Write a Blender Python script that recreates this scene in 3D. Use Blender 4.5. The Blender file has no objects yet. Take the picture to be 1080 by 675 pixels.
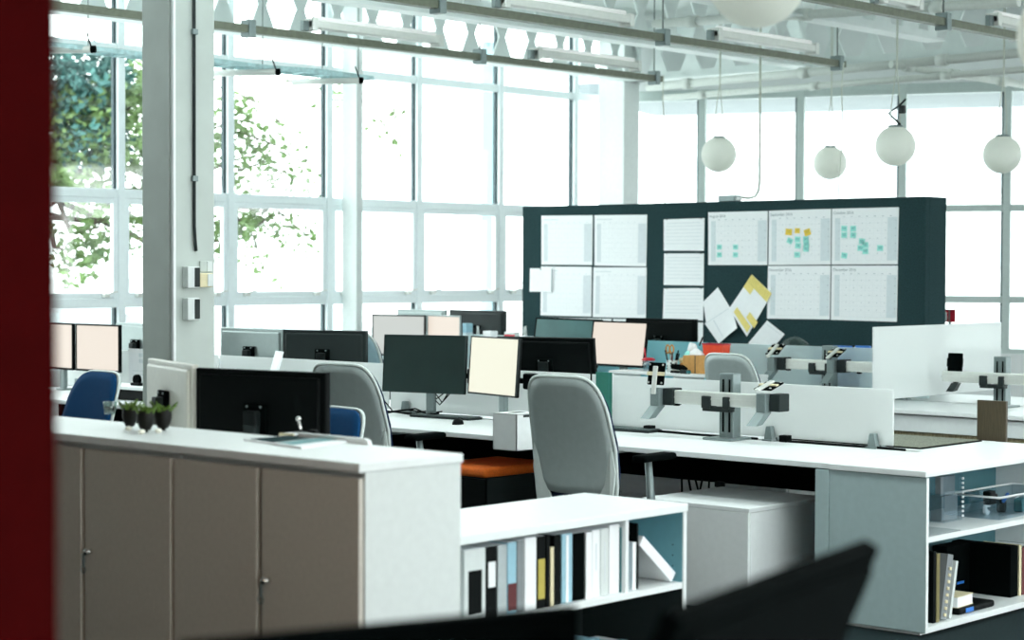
import bpy, bmesh, math, random
from mathutils import Vector, Matrix
random.seed(7)
SC = bpy.context.scene
COL = SC.collection
R = math.radians
PI = math.pi

# ------------------------------------------------------------------ camera geometry (used to measure the room)
FPX = 2040.0; EYE = 1.63
HEAD = math.atan2(.672, .741); PITCH = math.atan((337.5 - 283) / FPX); ROLL = .0034
_F0 = Vector((math.cos(HEAD), math.sin(HEAD), 0)); _R0 = Vector((math.sin(HEAD), -math.cos(HEAD), 0)); _Z = Vector((0, 0, 1))
CF = _F0 * math.cos(PITCH) - _Z * math.sin(PITCH); _U0 = _Z * math.cos(PITCH) + _F0 * math.sin(PITCH)
CR = _R0 * math.cos(ROLL) + _U0 * math.sin(ROLL); CU = _U0 * math.cos(ROLL) - _R0 * math.sin(ROLL)
CC = Vector((0, 0, EYE))
def on(px, py, ax, val):
    """point of the real room seen at photo pixel (px,py) on the plane ax=val"""
    d = CF + CR * ((px - 540) / FPX) - CU * ((py - 337.5) / FPX)
    i = 'xyz'.index(ax); t = (val - CC[i]) / d[i]
    return CC + d * t

# ------------------------------------------------------------------ materials
def mat(name, col, rough=.5, metal=0., noise=.06, nscale=30., spec=.5, emit=None, estr=0., bump=0., aniso=None, coat=0.):
    m = bpy.data.materials.new(name); m.use_nodes = True
    nt = m.node_tree; b = nt.nodes['Principled BSDF']
    b.inputs['Roughness'].default_value = rough; b.inputs['Metallic'].default_value = metal
    b.inputs['Specular IOR Level'].default_value = spec
    if coat: b.inputs['Coat Weight'].default_value = coat
    tc = nt.nodes.new('ShaderNodeTexCoord'); n = nt.nodes.new('ShaderNodeTexNoise')
    mp = nt.nodes.new('ShaderNodeMapping'); nt.links.new(tc.outputs['Object'], mp.inputs['Vector'])
    if aniso: mp.inputs['Scale'].default_value = aniso
    nt.links.new(mp.outputs['Vector'], n.inputs['Vector'])
    n.inputs['Scale'].default_value = nscale; n.inputs['Detail'].default_value = 3
    r = nt.nodes.new('ShaderNodeValToRGB')
    c0 = tuple(max(0, c * (1 - noise)) for c in col); c1 = tuple(min(1, c * (1 + noise)) for c in col)
    r.color_ramp.elements[0].color = (*c0, 1); r.color_ramp.elements[1].color = (*c1, 1)
    r.color_ramp.elements[0].position = .3; r.color_ramp.elements[1].position = .7
    nt.links.new(n.outputs['Fac'], r.inputs['Fac']); nt.links.new(r.outputs['Color'], b.inputs['Base Color'])
    if bump:
        bp = nt.nodes.new('ShaderNodeBump'); bp.inputs['Strength'].default_value = bump; bp.inputs['Distance'].default_value = .004
        nt.links.new(n.outputs['Fac'], bp.inputs['Height']); nt.links.new(bp.outputs['Normal'], b.inputs['Normal'])
    if emit:
        b.inputs['Emission Color'].default_value = (*emit, 1); b.inputs['Emission Strength'].default_value = estr
    return m

def wood_mat(name, c0, c1, scale=(3, 40, 3), rough=.5):
    m = mat(name, c0, rough); nt = m.node_tree
    n = [x for x in nt.nodes if x.type == 'TEX_NOISE'][0]; mp = [x for x in nt.nodes if x.type == 'MAPPING'][0]
    mp.inputs['Scale'].default_value = scale; n.inputs['Scale'].default_value = 4; n.inputs['Detail'].default_value = 6
    r = [x for x in nt.nodes if x.type == 'VALTORGB'][0]
    r.color_ramp.elements[0].color = (*c0, 1); r.color_ramp.elements[1].color = (*c1, 1)
    return m

def thin_glass(name, tint=(.97, 1, .995), gloss=.06):
    m = bpy.data.materials.new(name); m.use_nodes = True; nt = m.node_tree; nt.nodes.clear()
    o = nt.nodes.new('ShaderNodeOutputMaterial'); t = nt.nodes.new('ShaderNodeBsdfTransparent'); g = nt.nodes.new('ShaderNodeBsdfGlossy')
    t.inputs['Color'].default_value = (*tint, 1); g.inputs['Roughness'].default_value = .03
    mx = nt.nodes.new('ShaderNodeMixShader'); mx.inputs[0].default_value = gloss
    nt.links.new(t.outputs[0], mx.inputs[1]); nt.links.new(g.outputs[0], mx.inputs[2]); nt.links.new(mx.outputs[0], o.inputs['Surface'])
    return m

def frosted(name, tint=(.80, .90, .90), see=.25, diff=.45):
    m = bpy.data.materials.new(name); m.use_nodes = True; nt = m.node_tree; nt.nodes.clear()
    o = nt.nodes.new('ShaderNodeOutputMaterial')
    d = nt.nodes.new('ShaderNodeBsdfDiffuse'); d.inputs['Color'].default_value = (*tint, 1)
    t = nt.nodes.new('ShaderNodeBsdfTranslucent'); t.inputs['Color'].default_value = (*tint, 1)
    rf = nt.nodes.new('ShaderNodeBsdfRefraction'); rf.inputs['Color'].default_value = (*tint, 1)
    rf.inputs['Roughness'].default_value = .45; rf.inputs['IOR'].default_value = 1.01
    gl = nt.nodes.new('ShaderNodeBsdfGlossy'); gl.inputs['Roughness'].default_value = .35
    n = nt.nodes.new('ShaderNodeTexNoise'); n.inputs['Scale'].default_value = 400
    bp = nt.nodes.new('ShaderNodeBump'); bp.inputs['Strength'].default_value = .05; nt.links.new(n.outputs['Fac'], bp.inputs['Height'])
    nt.links.new(bp.outputs['Normal'], gl.inputs['Normal'])
    m1 = nt.nodes.new('ShaderNodeMixShader'); m1.inputs[0].default_value = 1 - diff
    nt.links.new(d.outputs[0], m1.inputs[1]); nt.links.new(t.outputs[0], m1.inputs[2])
    m2 = nt.nodes.new('ShaderNodeMixShader'); m2.inputs[0].default_value = see
    nt.links.new(m1.outputs[0], m2.inputs[1]); nt.links.new(rf.outputs[0], m2.inputs[2])
    m3 = nt.nodes.new('ShaderNodeMixShader'); m3.inputs[0].default_value = .05
    nt.links.new(m2.outputs[0], m3.inputs[1]); nt.links.new(gl.outputs[0], m3.inputs[2])
    nt.links.new(m3.outputs[0], o.inputs['Surface'])
    return m

M = dict(
    white=mat('white_laminate', (.80, .83, .83), .42, noise=.02),
    edge=mat('white_edge_banding', (.74, .78, .78), .5, noise=.02),
    offwhite=mat('offwhite_steel', (.66, .70, .69), .45, noise=.03),
    beige=mat('warm_lit_door', (.56, .52, .46), .55, noise=.04, nscale=60),  # beige tint carries the warm bounce light on the doors
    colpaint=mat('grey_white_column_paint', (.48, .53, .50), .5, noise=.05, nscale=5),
    framepaint=mat('pale_blue_window_frame', (.84, .91, .93), .4, noise=.02),
    farframe=mat('shaded_window_frame', (.56, .64, .62), .45, noise=.03),  # shadow on the far frames is put into this darker grey-green
    gap=mat('dark_gap_shadow', (.03, .06, .07), .6),  # dark colour for the shadow lines in the window gaps
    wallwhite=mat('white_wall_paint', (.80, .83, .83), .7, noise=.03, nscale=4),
    warmwall=mat('warm_grey_wall', (.26, .225, .19), .8, noise=.03),
    red=mat('dark_red_wall', (.040, .0008, .001), .9, noise=.08, spec=.04),
    floor=mat('dark_teal_carpet', (.014, .025, .027), .95, noise=.45, nscale=160, spec=.1, bump=.4),
    ceil=mat('white_roof_deck', (.82, .86, .84), .7, noise=.04, nscale=3),
    beam=mat('white_steel_beam', (.80, .86, .85), .5, noise=.04, nscale=6),
    rail=mat('galvanised_strut', (.14, .155, .115), .5, metal=.4, noise=.15, nscale=25),
    railblue=mat('bluish_cable_tray', (.42, .60, .62), .5, metal=.3, noise=.2, nscale=25),
    wire=mat('thin_steel_wire', (.20, .23, .22), .5, metal=.5),
    cordwhite=mat('white_cord', (.60, .63, .55), .6),
    tube=mat('white_lamp_housing', (.78, .80, .76), .4, noise=.03),
    lamp=mat('lit_tube', (.9, .9, .9), .4, noise=.01, emit=(1, 1, .97), estr=.12),
    globe=frosted('opal_glass_globe', (.97, .98, .93), .0, .45),
    pipe=mat('white_painted_pipe', (.70, .74, .70), .45, noise=.03),
    black=mat('black_plastic', (.003, .0045, .0045), .5, noise=.1, spec=.06),
    softblack=mat('matt_black', (.0012, .0024, .0024), .9, noise=.2, spec=.03),
    darkgrey=mat('dark_grey_plastic', (.014, .021, .021), .5, spec=.25),
    steel=mat('grey_aluminium', (.21, .26, .26), .42, metal=.4, noise=.06, aniso=(1, 60, 1)),
    alu=mat('pale_aluminium', (.70, .72, .68), .35, metal=.35, noise=.04),
    chrome=mat('chrome', (.8, .8, .78), .12, metal=1.),
    silverback=mat('silver_monitor_back', (.24, .285, .28), .32, metal=.5, noise=.03),
    brightback=mat('reflecting_monitor_back', (.74, .73, .66), .35, noise=.03),  # silver back painted cream for the light it reflects
    screenoff=mat('dark_matt_screen', (.008, .023, .021), .45, spec=.25, noise=.1, nscale=8),
    screenteal=mat('reflective_idle_screen', (.06, .15, .15), .25, noise=.15, nscale=4),
    screenwarm=mat('lit_warm_screen', (.05, .05, .05), .4, noise=.02, spec=.2, emit=(1.0, .88, .76), estr=.45),
    screengrey=mat('lit_grey_screen', (.05, .05, .05), .4, noise=.02, spec=.2, emit=(.80, .84, .80), estr=.40),
    screencream=mat('lit_cream_screen', (.05, .05, .05), .4, noise=.02, spec=.2, emit=(1.0, .99, .80), estr=.47),
    shell=mat('grey_chair_shell', (.39, .45, .445), .38, noise=.04),
    shellrim=mat('light_grey_chair_frame', (.60, .66, .64), .35, noise=.03),
    paleshell=mat('pale_blue_chair_shell', (.28, .42, .47), .45, noise=.04),
    blue=mat('royal_blue_fabric', (.003, .045, .13), .9, noise=.15, nscale=200, spec=.15, bump=.2),
    navy=mat('navy_fabric', (.006, .014, .045), .9, noise=.2, nscale=200, spec=.15, bump=.2),
    orange=mat('orange_fabric', (.78, .15, .010), .85, noise=.12, nscale=120, bump=.2),
    board=mat('dark_teal_felt', (.022, .048, .052), .95, noise=.5, nscale=140, spec=.1, bump=.3),
    paper=mat('white_paper', (.88, .895, .91), .7, noise=.015),
    print_=mat('pale_grey_print', (.69, .73, .76), .8, noise=.03),
    ink=mat('grey_ink', (.22, .25, .28), .8),
    dateink=mat('pale_date_ink', (.46, .50, .53), .8),
    printdark=mat('dark_teal_print', (.008, .030, .032), .9, noise=.5, nscale=40, spec=.05),
    shade=mat('blue_grey_print_band', (.70, .76, .785), .8, noise=.03),
    yellow=mat('yellow_paper', (.85, .60, .06), .7, noise=.05),
    mint=mat('mint_paper', (.33, .78, .70), .7, noise=.05),
    paleyellow=mat('pale_yellow_paper', (.84, .70, .22), .7, noise=.05),
    redplastic=mat('red_plastic', (.55, .01, .03), .4),
    redorange=mat('red_orange_plastic', (.80, .07, .02), .5),
    card=mat('brown_cardboard', (.58, .30, .09), .8, noise=.1, nscale=40),
    green=mat('dark_green_card', (.02, .16, .12), .7),
    leafy=mat('plant_green', (.09, .17, .02), .6, noise=.5),
    pot=mat('dark_glazed_pot', (.004, .004, .003), .5, spec=.2),
    pebble=mat('white_pebble', (.85, .84, .74), .4),
    cream=mat('cream_card', (.72, .64, .42), .7, noise=.05),
    olive=mat('olive_yellow_label', (.46, .38, .07), .7),
    maroon=mat('maroon_card', (.10, .008, .01), .6),
    bluepaper=mat('pale_blue_binder', (.30, .52, .62), .6),
    greybook=mat('grey_binder', (.42, .47, .48), .6),
    midgrey=mat('mid_grey_binder', (.22, .24, .25), .6),
    teal=mat('teal_card', (.04, .20, .22), .6),
    tealpale=mat('pale_teal_print', (.05, .24, .26), .5),
    khaki=mat('khaki_cloth', (.20, .17, .07), .8),
    canopy=mat('grey_canopy_soffit', (.24, .27, .29), .7, noise=.03),
    coolgrey=mat('cool_grey_panel', (.40, .51, .52), .45, noise=.03),
    deep_shade=mat('deep_teal_shade', (.06, .17, .20), .5, noise=.03),  # shade inside the end cabinet, put into the colour
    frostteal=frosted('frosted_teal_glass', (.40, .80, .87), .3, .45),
    teal_shade=mat('teal_shade_tint', (.16, .40, .47), .5, noise=.03),  # bluish shade of the white bookcase inside, put into the colour
    bluemark=mat('bright_blue_plastic', (.03, .18, .60), .4),
    key=mat('grey_keycap', (.09, .12, .12), .5, noise=.2, nscale=60),
    clear=thin_glass('clear_plastic', (.90, .95, .975), .12),
    dome=thin_glass('smoked_dome', (.72, .82, .79), .14),
    glass=thin_glass('window_glass', (.97, .995, .99), .05),
    frost=frosted('frosted_glass', (.97, .99, .985), .22, .28),
    frostblue=frosted('frosted_blue_glass', (.86, .96, .97), .3, .3),
    wood=wood_mat('dark_brown_wood', (.040, .030, .014), (.075, .055, .028)),
    woodlight=wood_mat('light_grained_wood', (.10, .085, .04), (.32, .27, .16)),
    mesh=mat('grey_woven_mat', (.16, .17, .13), .9, noise=.7, nscale=180),
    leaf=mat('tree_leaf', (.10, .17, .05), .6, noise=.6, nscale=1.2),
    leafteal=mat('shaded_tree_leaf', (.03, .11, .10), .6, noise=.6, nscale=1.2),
    bark=mat('tree_bark', (.08, .06, .05), .9, noise=.3),
    ground=mat('pale_pavement', (.60, .61, .60), .9, noise=.08, nscale=.5),
    facade=mat('pale_facade', (.70, .72, .72), .8, noise=.05, nscale=1),
    facadewin=mat('pale_facade_window', (.52, .58, .60), .3, noise=.05),
    carpaint=mat('silver_car_paint', (.45, .47, .48), .3, metal=.2),
    cartyre=mat('car_tyre', (.05, .05, .05), .8),
    banner=mat('pale_blue_banner', (.20, .30, .33), .8),
)

# ------------------------------------------------------------------ mesh helpers
class MB:
    def __init__(s): s.bm = bmesh.new()
    def _add(s, b, mtx=None, mi=0):
        if mtx is not None: bmesh.ops.transform(b, matrix=mtx, verts=b.verts)
        mp = {v: s.bm.verts.new(v.co) for v in b.verts}
        for f in b.faces:
            try:
                nf = s.bm.faces.new([mp[v] for v in f.verts]); nf.material_index = mi; nf.smooth = f.smooth
            except ValueError: pass
        b.free(); return s
    def box(s, x0, x1, y0, y1, z0, z1, bev=0., mtx=None, seg=2, mi=0):
        b = bmesh.new(); bmesh.ops.create_cube(b, size=1)
        bmesh.ops.transform(b, matrix=Matrix.Translation(((x0 + x1) / 2, (y0 + y1) / 2, (z0 + z1) / 2)) @ Matrix.Diagonal((abs(x1 - x0), abs(y1 - y0), abs(z1 - z0), 1)), verts=b.verts)
        if bev: bmesh.ops.bevel(b, geom=b.edges[:], offset=bev, segments=seg, affect='EDGES', profile=.5)
        return s._add(b, mtx, mi)
    def cyl(s, p0, p1, r0, r1=None, seg=14, mtx=None, mi=0, cap=True):
        p0, p1 = Vector(p0), Vector(p1); r1 = r0 if r1 is None else r1
        d = p1 - p0; b = bmesh.new()
        bmesh.ops.create_cone(b, cap_ends=cap, segments=seg, radius1=r0, radius2=r1, depth=d.length)
        q = d.to_track_quat('Z', 'Y').to_matrix().to_4x4()
        bmesh.ops.transform(b, matrix=Matrix.Translation((p0 + p1) / 2) @ q, verts=b.verts)
        for f in b.faces: f.smooth = len(f.verts) == 4
        return s._add(b, mtx, mi)
    def tube(s, pts, r, seg=8, closed=False, mtx=None, mi=0):
        pts = [Vector(p) for p in pts]; n = len(pts); b = bmesh.new(); rings = []
        for i, p in enumerate(pts):
            a = pts[(i - 1) % n] if closed or i > 0 else p; c = pts[(i + 1) % n] if closed or i < n - 1 else p
            t = (c - a).normalized(); q = t.to_track_quat('Z', 'Y')
            rr = r[i] if isinstance(r, (list, tuple)) else r
            if rings and not closed: pass
            rings.append((p, t, rr))
        up = None; vr = []
        for p, t, rr in rings:
            if up is None:
                up = t.orthogonal().normalized()
            up = (up - t * up.dot(t)).normalized() if (up - t * up.dot(t)).length > 1e-5 else t.orthogonal().normalized()
            w = t.cross(up)
            vr.append([b.verts.new(p + (up * math.cos(2 * PI * k / seg) + w * math.sin(2 * PI * k / seg)) * rr) for k in range(seg)])
        m = n if closed else n - 1
        for i in range(m):
            A, B = vr[i], vr[(i + 1) % n]
            for k in range(seg):
                f = b.faces.new((A[k], A[(k + 1) % seg], B[(k + 1) % seg], B[k])); f.smooth = True
        if not closed:
            b.faces.new(vr[0][::-1]); b.faces.new(vr[-1])
        return s._add(b, mtx, mi)
    def lathe(s, prof, c=(0, 0, 0), seg=24, mtx=None, mi=0):
        b = bmesh.new(); rings = []
        for r, z in prof:
            rings.append([b.verts.new((c[0] + max(r, 1e-4) * math.cos(2 * PI * k / seg), c[1] + max(r, 1e-4) * math.sin(2 * PI * k / seg), c[2] + z)) for k in range(seg)])
        for A, B in zip(rings, rings[1:]):
            for k in range(seg):
                f = b.faces.new((A[k], A[(k + 1) % seg], B[(k + 1) % seg], B[k])); f.smooth = True
        b.faces.new(rings[0][::-1]); b.faces.new(rings[-1])
        return s._add(b, mtx, mi)
    def prism(s, poly, d, mtx=None, mi=0):
        """poly: 3D points of a planar polygon, extruded by vector d"""
        b = bmesh.new(); d = Vector(d)
        A = [b.verts.new(Vector(p)) for p in poly]; B = [b.verts.new(Vector(p) + d) for p in poly]
        b.faces.new(A[::-1]); b.faces.new(B); n = len(A)
        for k in range(n): b.faces.new((A[k], A[(k + 1) % n], B[(k + 1) % n], B[k]))
        bmesh.ops.recalc_face_normals(b, faces=b.faces)
        return s._add(b, mtx, mi)
    def quad(s, a, b_, c, d, mi=0):
        vs = [s.bm.verts.new(Vector(p)) for p in (a, b_, c, d)]; f = s.bm.faces.new(vs); f.material_index = mi; return s
    def sphere(s, c, r, sub=2, sc=(1, 1, 1), mtx=None, mi=0):
        b = bmesh.new(); bmesh.ops.create_icosphere(b, subdivisions=sub, radius=r)
        bmesh.ops.transform(b, matrix=Matrix.Translation(c) @ Matrix.Diagonal((*sc, 1)), verts=b.verts)
        for f in b.faces: f.smooth = True
        return s._add(b, mtx, mi)

def obj(name, mb, m, parent=None, loc=None, rotz=0, kind=None):
    me = bpy.data.meshes.new(name); mb.bm.normal_update(); mb.bm.to_mesh(me); mb.bm.free()
    ms = m if isinstance(m, (list, tuple)) else [m]
    for x in ms: me.materials.append(x)
    o = bpy.data.objects.new(name, me); COL.objects.link(o)
    if parent is not None: o.parent = parent
    if loc is not None: o.location = loc
    if rotz: o.rotation_euler.z = rotz
    if kind: o['kind'] = kind
    return o
def tag(o, label, cat, group=None):
    o['label'] = label; o['category'] = cat
    if group: o['group'] = group
    return o
def thing(name, label, cat, loc=(0, 0, 0), rotz=0., group=None):
    o = bpy.data.objects.new(name, None); COL.objects.link(o); o.empty_display_size = .1
    o.location = loc; o.rotation_euler.z = rotz
    return tag(o, label, cat, group)
def struct(name, loc=(0, 0, 0), rotz=0.):
    o = bpy.data.objects.new(name, None); COL.objects.link(o); o.empty_display_size = .1
    o.location = loc; o.rotation_euler.z = rotz; o['kind'] = 'structure'; return o
def text_mesh(s, size):
    c = bpy.data.curves.new('t', 'FONT'); c.body = s; c.size = size; c.align_x = 'LEFT'
    o = bpy.data.objects.new('t', c); COL.objects.link(o)
    dg = bpy.context.evaluated_depsgraph_get(); me = bpy.data.meshes.new_from_object(o.evaluated_get(dg))
    bpy.data.objects.remove(o); bpy.data.curves.remove(c); return me
def add_text(name, s, size, m, parent, mtx):
    me = text_mesh(s, size); me.transform(mtx); me.materials.clear(); me.materials.append(m); me.name = name
    o = bpy.data.objects.new(name, me); COL.objects.link(o); o.parent = parent; return o
def copy_thing(root, loc, rotz, label, group=None):
    r = root.copy(); COL.objects.link(r); r.location = loc; r.rotation_euler.z = rotz; r['label'] = label
    if group: r['group'] = group
    for ch in list(root.children):
        c = ch.copy(); COL.objects.link(c); c.parent = r
        for g in list(ch.children):
            d = g.copy(); COL.objects.link(d); d.parent = c
    return r
# ================================================================== ROOM
WY = 13.0                       # window wall on the left (runs along x)
P0 = Vector((15.95, 13.0, 0)); FD = Vector((.375, -.927, 0)).normalized(); FROT = math.atan2(FD.y, FD.x)
FN = Vector((FD.y, -FD.x, 0))   # points into the room? fixed below
CEIL = 4.25
far = lambda t, z=0: P0 + FD * t + Vector((0, 0, z))
END = far(17.8)
b = MB(); b.prism([(-2.1, -3.6, 0), (END.x + .1, -3.6, 0), (END.x + .1, END.y, 0), (P0.x + .1, 13.1, 0), (-2.1, 13.1, 0)][::1], (0, 0, -.12))
obj('floor', b, M['floor'], kind='structure')
FILL_SKYLIGHTS = [(5.4, 6.6), (8.0, 9.2)]           # two unseen roof-light strips added to brighten the desk tops
b = MB(); b.prism([(10.6, -3.6, CEIL), (END.x + .1, -3.6, CEIL), (END.x + .1, END.y, CEIL), (P0.x + .1, 13.1, CEIL), (10.6, 13.1, CEIL)], (0, 0, .15))
_e = -2.1
for a, c in FILL_SKYLIGHTS + [(10.6, 0)]:
    b.box(_e, a, -3.6, 13.1, CEIL, CEIL + .15)
    if c: b.box(a, c, -3.6, -1.0, CEIL, CEIL + .15); b.box(a, c, 11.0, 13.1, CEIL, CEIL + .15); _e = c
for k, (a, c) in enumerate(FILL_SKYLIGHTS):
    r_ = struct('window_%d' % (50 + k), (a, -1.0, CEIL + .15)); f = MB(); w_ = c - a  # unseen roof light added for light from above
    for y in range(0, 13, 2): f.box(0, w_, y - .03, y + .03, 0, .06)
    f.box(-.05, 0, -.05, 12.05, -.0, .08); f.box(w_, w_ + .05, -.05, 12.05, 0, .08); obj('frame', f, M['framepaint'], r_)
    g = MB(); g.box(0, w_, 0, 12, .062, .068); obj('glass_pane', g, M['glass'], r_)
obj('ceiling', b, M['ceil'], kind='structure')
# left wall: sill wall below the windows, solid beyond them
b = MB(); b.box(5.0, 15.95, WY, WY + .2, 0, .80); b.box(-2.1, 5.0, WY, WY + .2, 0, CEIL); b.box(5.0, 15.95, WY, WY + .2, 4.12, CEIL)
obj('wall_left', b, M['wallwhite'], kind='structure')
# far wall (oblique), sill and lintel
FM = Matrix.Translation(P0) @ Matrix.Rotation(FROT, 4, 'Z')     # local x along wall, local +y = outside?
_side = (FM @ Vector((5, 1, 0)) - FM @ Vector((5, 0, 0)))
SGN = 1 if _side.x > 0 else -1                                  # +1: local +y points outdoors
b = MB(); b.box(0, 17.8, 0, .2 * SGN, 0, .80, mtx=FM); b.box(0, 17.8, 0, .2 * SGN, 3.50, CEIL, mtx=FM)
obj('wall_far', b, M['wallwhite'], kind='structure')
# right wall with a long window opening, back wall, red stub wall
b = MB(); b.box(-2.1, 22.7, -3.7, -3.5, 0, .75); b.box(-2.1, 22.7, -3.7, -3.5, 3.5, CEIL)
for x in [-2.1] + [1.2 + 2.4 * k for k in range(9)]: b.box(x, x + .16, -3.7, -3.5, .75, 3.5)
obj('wall_right', b, M['wallwhite'], kind='structure')
b = MB(); b.box(-2.2, -2.0, -3.6, 13.1, 0, CEIL)
obj('wall_back', b, M['warmwall'], kind='structure')
rp = on(61.5, 337, 'x', 1.30)
b = MB(); b.box(1.16, 1.30, rp.y, 4.6, 0, CEIL, bev=.004)
obj('wall_near', b, M['red'], kind='structure')

# ------------------------------------------------------------------ windows
def window_bay(n, loc, rotz, w, zs, mull, fm, sgn=1, sash=True, tr=.075, handles=True, depth=.10, sill=.80):
    """zs: (lower transom z, mid transom z, header z, top z); local x along wall, +y*sgn outdoors"""
    root = struct('window_%d' % n, loc, rotz)
    y0, y1 = (0.02 * sgn, depth * sgn)
    b = MB()
    b.box(-mull / 2, mull / 2, y0, y1, sill, zs[3], bev=.006)
    for z in zs[:3]: b.box(mull / 2, w - mull / 2, y0 + .01 * sgn, y1, z - tr / 2, z + tr / 2, bev=.005)
    b.box(mull / 2, w - mull / 2, y0, y1, zs[3] - .06, zs[3]); b.box(mull / 2, w - mull / 2, y0, y1, sill, sill + .05)
    obj('frame', b, fm, root)
    gp = MB()
    for za, zb in ((sill + .05, zs[0] - tr / 2), (zs[0] + tr / 2, zs[1] - tr / 2), (zs[1] + tr / 2, zs[2] - tr / 2), (zs[2] + tr / 2, zs[3] - .06)):
        if sash and abs(za - zs[0] - tr / 2) < 1e-6: continue
        gp.box(w - mull / 2 - .022, w - mull / 2 - .002, y1 - .045 * sgn, y1 - .01 * sgn, za, zb)
    obj('gap_shadow', gp, M['gap'], root)  # dark strip painting the gap shadow beside each mullion
    yg = (depth * .6) * sgn
    for k, (za, zb) in enumerate(((sill + .05, zs[0] - tr / 2), (zs[0] + tr / 2, zs[1] - tr / 2), (zs[1] + tr / 2, zs[2] - tr / 2), (zs[2] + tr / 2, zs[3] - .06))):
        g = MB(); g.box(mull / 2, w - mull / 2, yg - .003, yg + .003, za, zb); obj('glass_pane', g, M['glass'], root)
    if sash:
        s = MB(); za, zb = zs[0] + tr / 2, zs[1] - tr / 2; x0, x1 = mull / 2, w - mull / 2; t = .045; ya, yb = 0.03 * sgn, .075 * sgn
        s.box(x0, x0 + t, ya, yb, za, zb, bev=.004); s.box(x1 - t, x1, ya, yb, za, zb, bev=.004)
        s.box(x0 + t - .001, x1 - t + .001, ya + .003 * sgn, yb - .002 * sgn, za + .001, za + t, bev=.003); s.box(x0 + t - .001, x1 - t + .001, ya + .003 * sgn, yb - .002 * sgn, zb - t, zb - .001, bev=.003)
        obj('sash', s, fm, root)
        if handles:
            for hx in (x0 + .10, x1 - .16):
                h = MB(); h.box(hx, hx + .05, -.012 * sgn, .03 * sgn, za + .008, za + .04, bev=.004); h.tube([(hx + .025, -.01 * sgn, za + .03), (hx + .06, -.03 * sgn, za + .05), (hx + .11, -.03 * sgn, za + .055)], .007, 6)
                obj('stay_handle', h, M['alu'], root)
    return root
WZ = (1.335, 2.23, 3.415, 4.12)
xs = [5.0, 6.15, 7.30, 8.45, 9.60, 10.75, 11.90, 13.05, 14.20, 15.35, 15.90]
for k in range(len(xs) - 1):
    window_bay(k + 1, (xs[k], WY, 0), 0, xs[k + 1] - xs[k], WZ, .07, M['framepaint'], 1)
ts = [-.10, .94, 1.98, 3.02, 4.05, 5.09, 6.13, 7.17, 8.21, 9.25, 10.29]
for k in range(len(ts) - 1):
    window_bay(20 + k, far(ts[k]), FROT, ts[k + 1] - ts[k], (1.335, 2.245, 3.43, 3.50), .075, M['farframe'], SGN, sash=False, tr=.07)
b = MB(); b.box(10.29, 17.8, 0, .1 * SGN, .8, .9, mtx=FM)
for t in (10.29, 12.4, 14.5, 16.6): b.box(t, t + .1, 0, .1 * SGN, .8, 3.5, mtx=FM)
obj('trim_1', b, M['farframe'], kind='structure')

# ------------------------------------------------------------------ columns
def col_bm(x0, x1, y0, y1, z0=0, z1=CEIL): 
    b = MB(); b.box(x0, x1, y0, y1, z0, z1, bev=.012); return b
cl = on(150, 337, 'x', 6.55); cm = on(183.5, 337, 'x', 6.55); 
cr = on(226.5, 337, 'y', cm.y)
root = struct('column', (6.55, cm.y, 0))
cw, cd = cr.x - 6.55, cl.y - cm.y
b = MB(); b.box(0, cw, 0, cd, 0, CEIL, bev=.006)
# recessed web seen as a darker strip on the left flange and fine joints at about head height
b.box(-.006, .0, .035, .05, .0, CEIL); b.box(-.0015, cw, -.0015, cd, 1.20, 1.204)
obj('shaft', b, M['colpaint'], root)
b = MB(); b.box(-.012, .006, -.012, .006, 0, CEIL, bev=.003); obj('corner_highlight', b, M['white'], root)  # white strip paints the highlight along the column's edge
cx = on(205, 250, 'y', cm.y - .012).x - 6.55
cond = thing('conduit', 'grey cable conduit running down the big painted column', 'conduit', (6.55 + cx, cm.y - .012, 0))
b = MB(); z1 = on(205, 238, 'y', cm.y).z; b.tube([(0, 0, CEIL), (0, 0, z1), (.004, -.004, z1 - .1), (.012, 0, 1.72)], .009, 8); obj('pipe_run', b, M['darkgrey'], cond)
b = MB()
for z in (2.1, 2.9, 3.6): b.box(-.018, .018, -.014, .006, z, z + .03, bev=.003)
obj('clip', b, M['steel'], cond)
def wbox(px0, py0, px1, py1, name, label, mt, front=None, dep=.05):
    a = on(px0, py1, 'y', cm.y - dep); c = on(px1, py0, 'y', cm.y - dep)
    t = thing(name, label, 'electrical box', ((a.x + c.x) / 2, cm.y - .0015, (a.z + c.z) / 2)); w, h = c.x - a.x, c.z - a.z
    b = MB(); b.box(-w / 2, w / 2, -dep, 0, -h / 2, h / 2, bev=.006); obj('housing', b, mt, t)
    b = MB(); b.box(w * .05, w * .46, -dep - .004, -dep + .002, -h * .44, h * .44, bev=.002); obj('cover', b, front or mt, t)
wbox(198, 281, 211, 304, 'switch_box', 'upper grey switch box with dark side on the big column', M['offwhite'], M['darkgrey'])
wbox(198, 314, 211, 338, 'socket_box', 'lower grey socket box with dark side on the big column', M['offwhite'], M['darkgrey'])
wbox(211, 288, 225, 303, 'junction_box', 'small cream junction box beside the upper switch box on the column', M['cream'], M['offwhite'], .04)
wbox(211, 275, 224, 287, 'blank_plate', 'pale blank wall plate above the cream junction box on the column', M['colpaint'], M['offwhite'], .012)
# slim column in the window wall and the corner column
obj('trim_2', col_bm(12.02, 12.10, 12.80, 13.0), M['offwhite'], kind='structure')
obj('trim_3', col_bm(15.55, 15.80, 12.55, 12.90), M['offwhite'], kind='structure')

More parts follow.
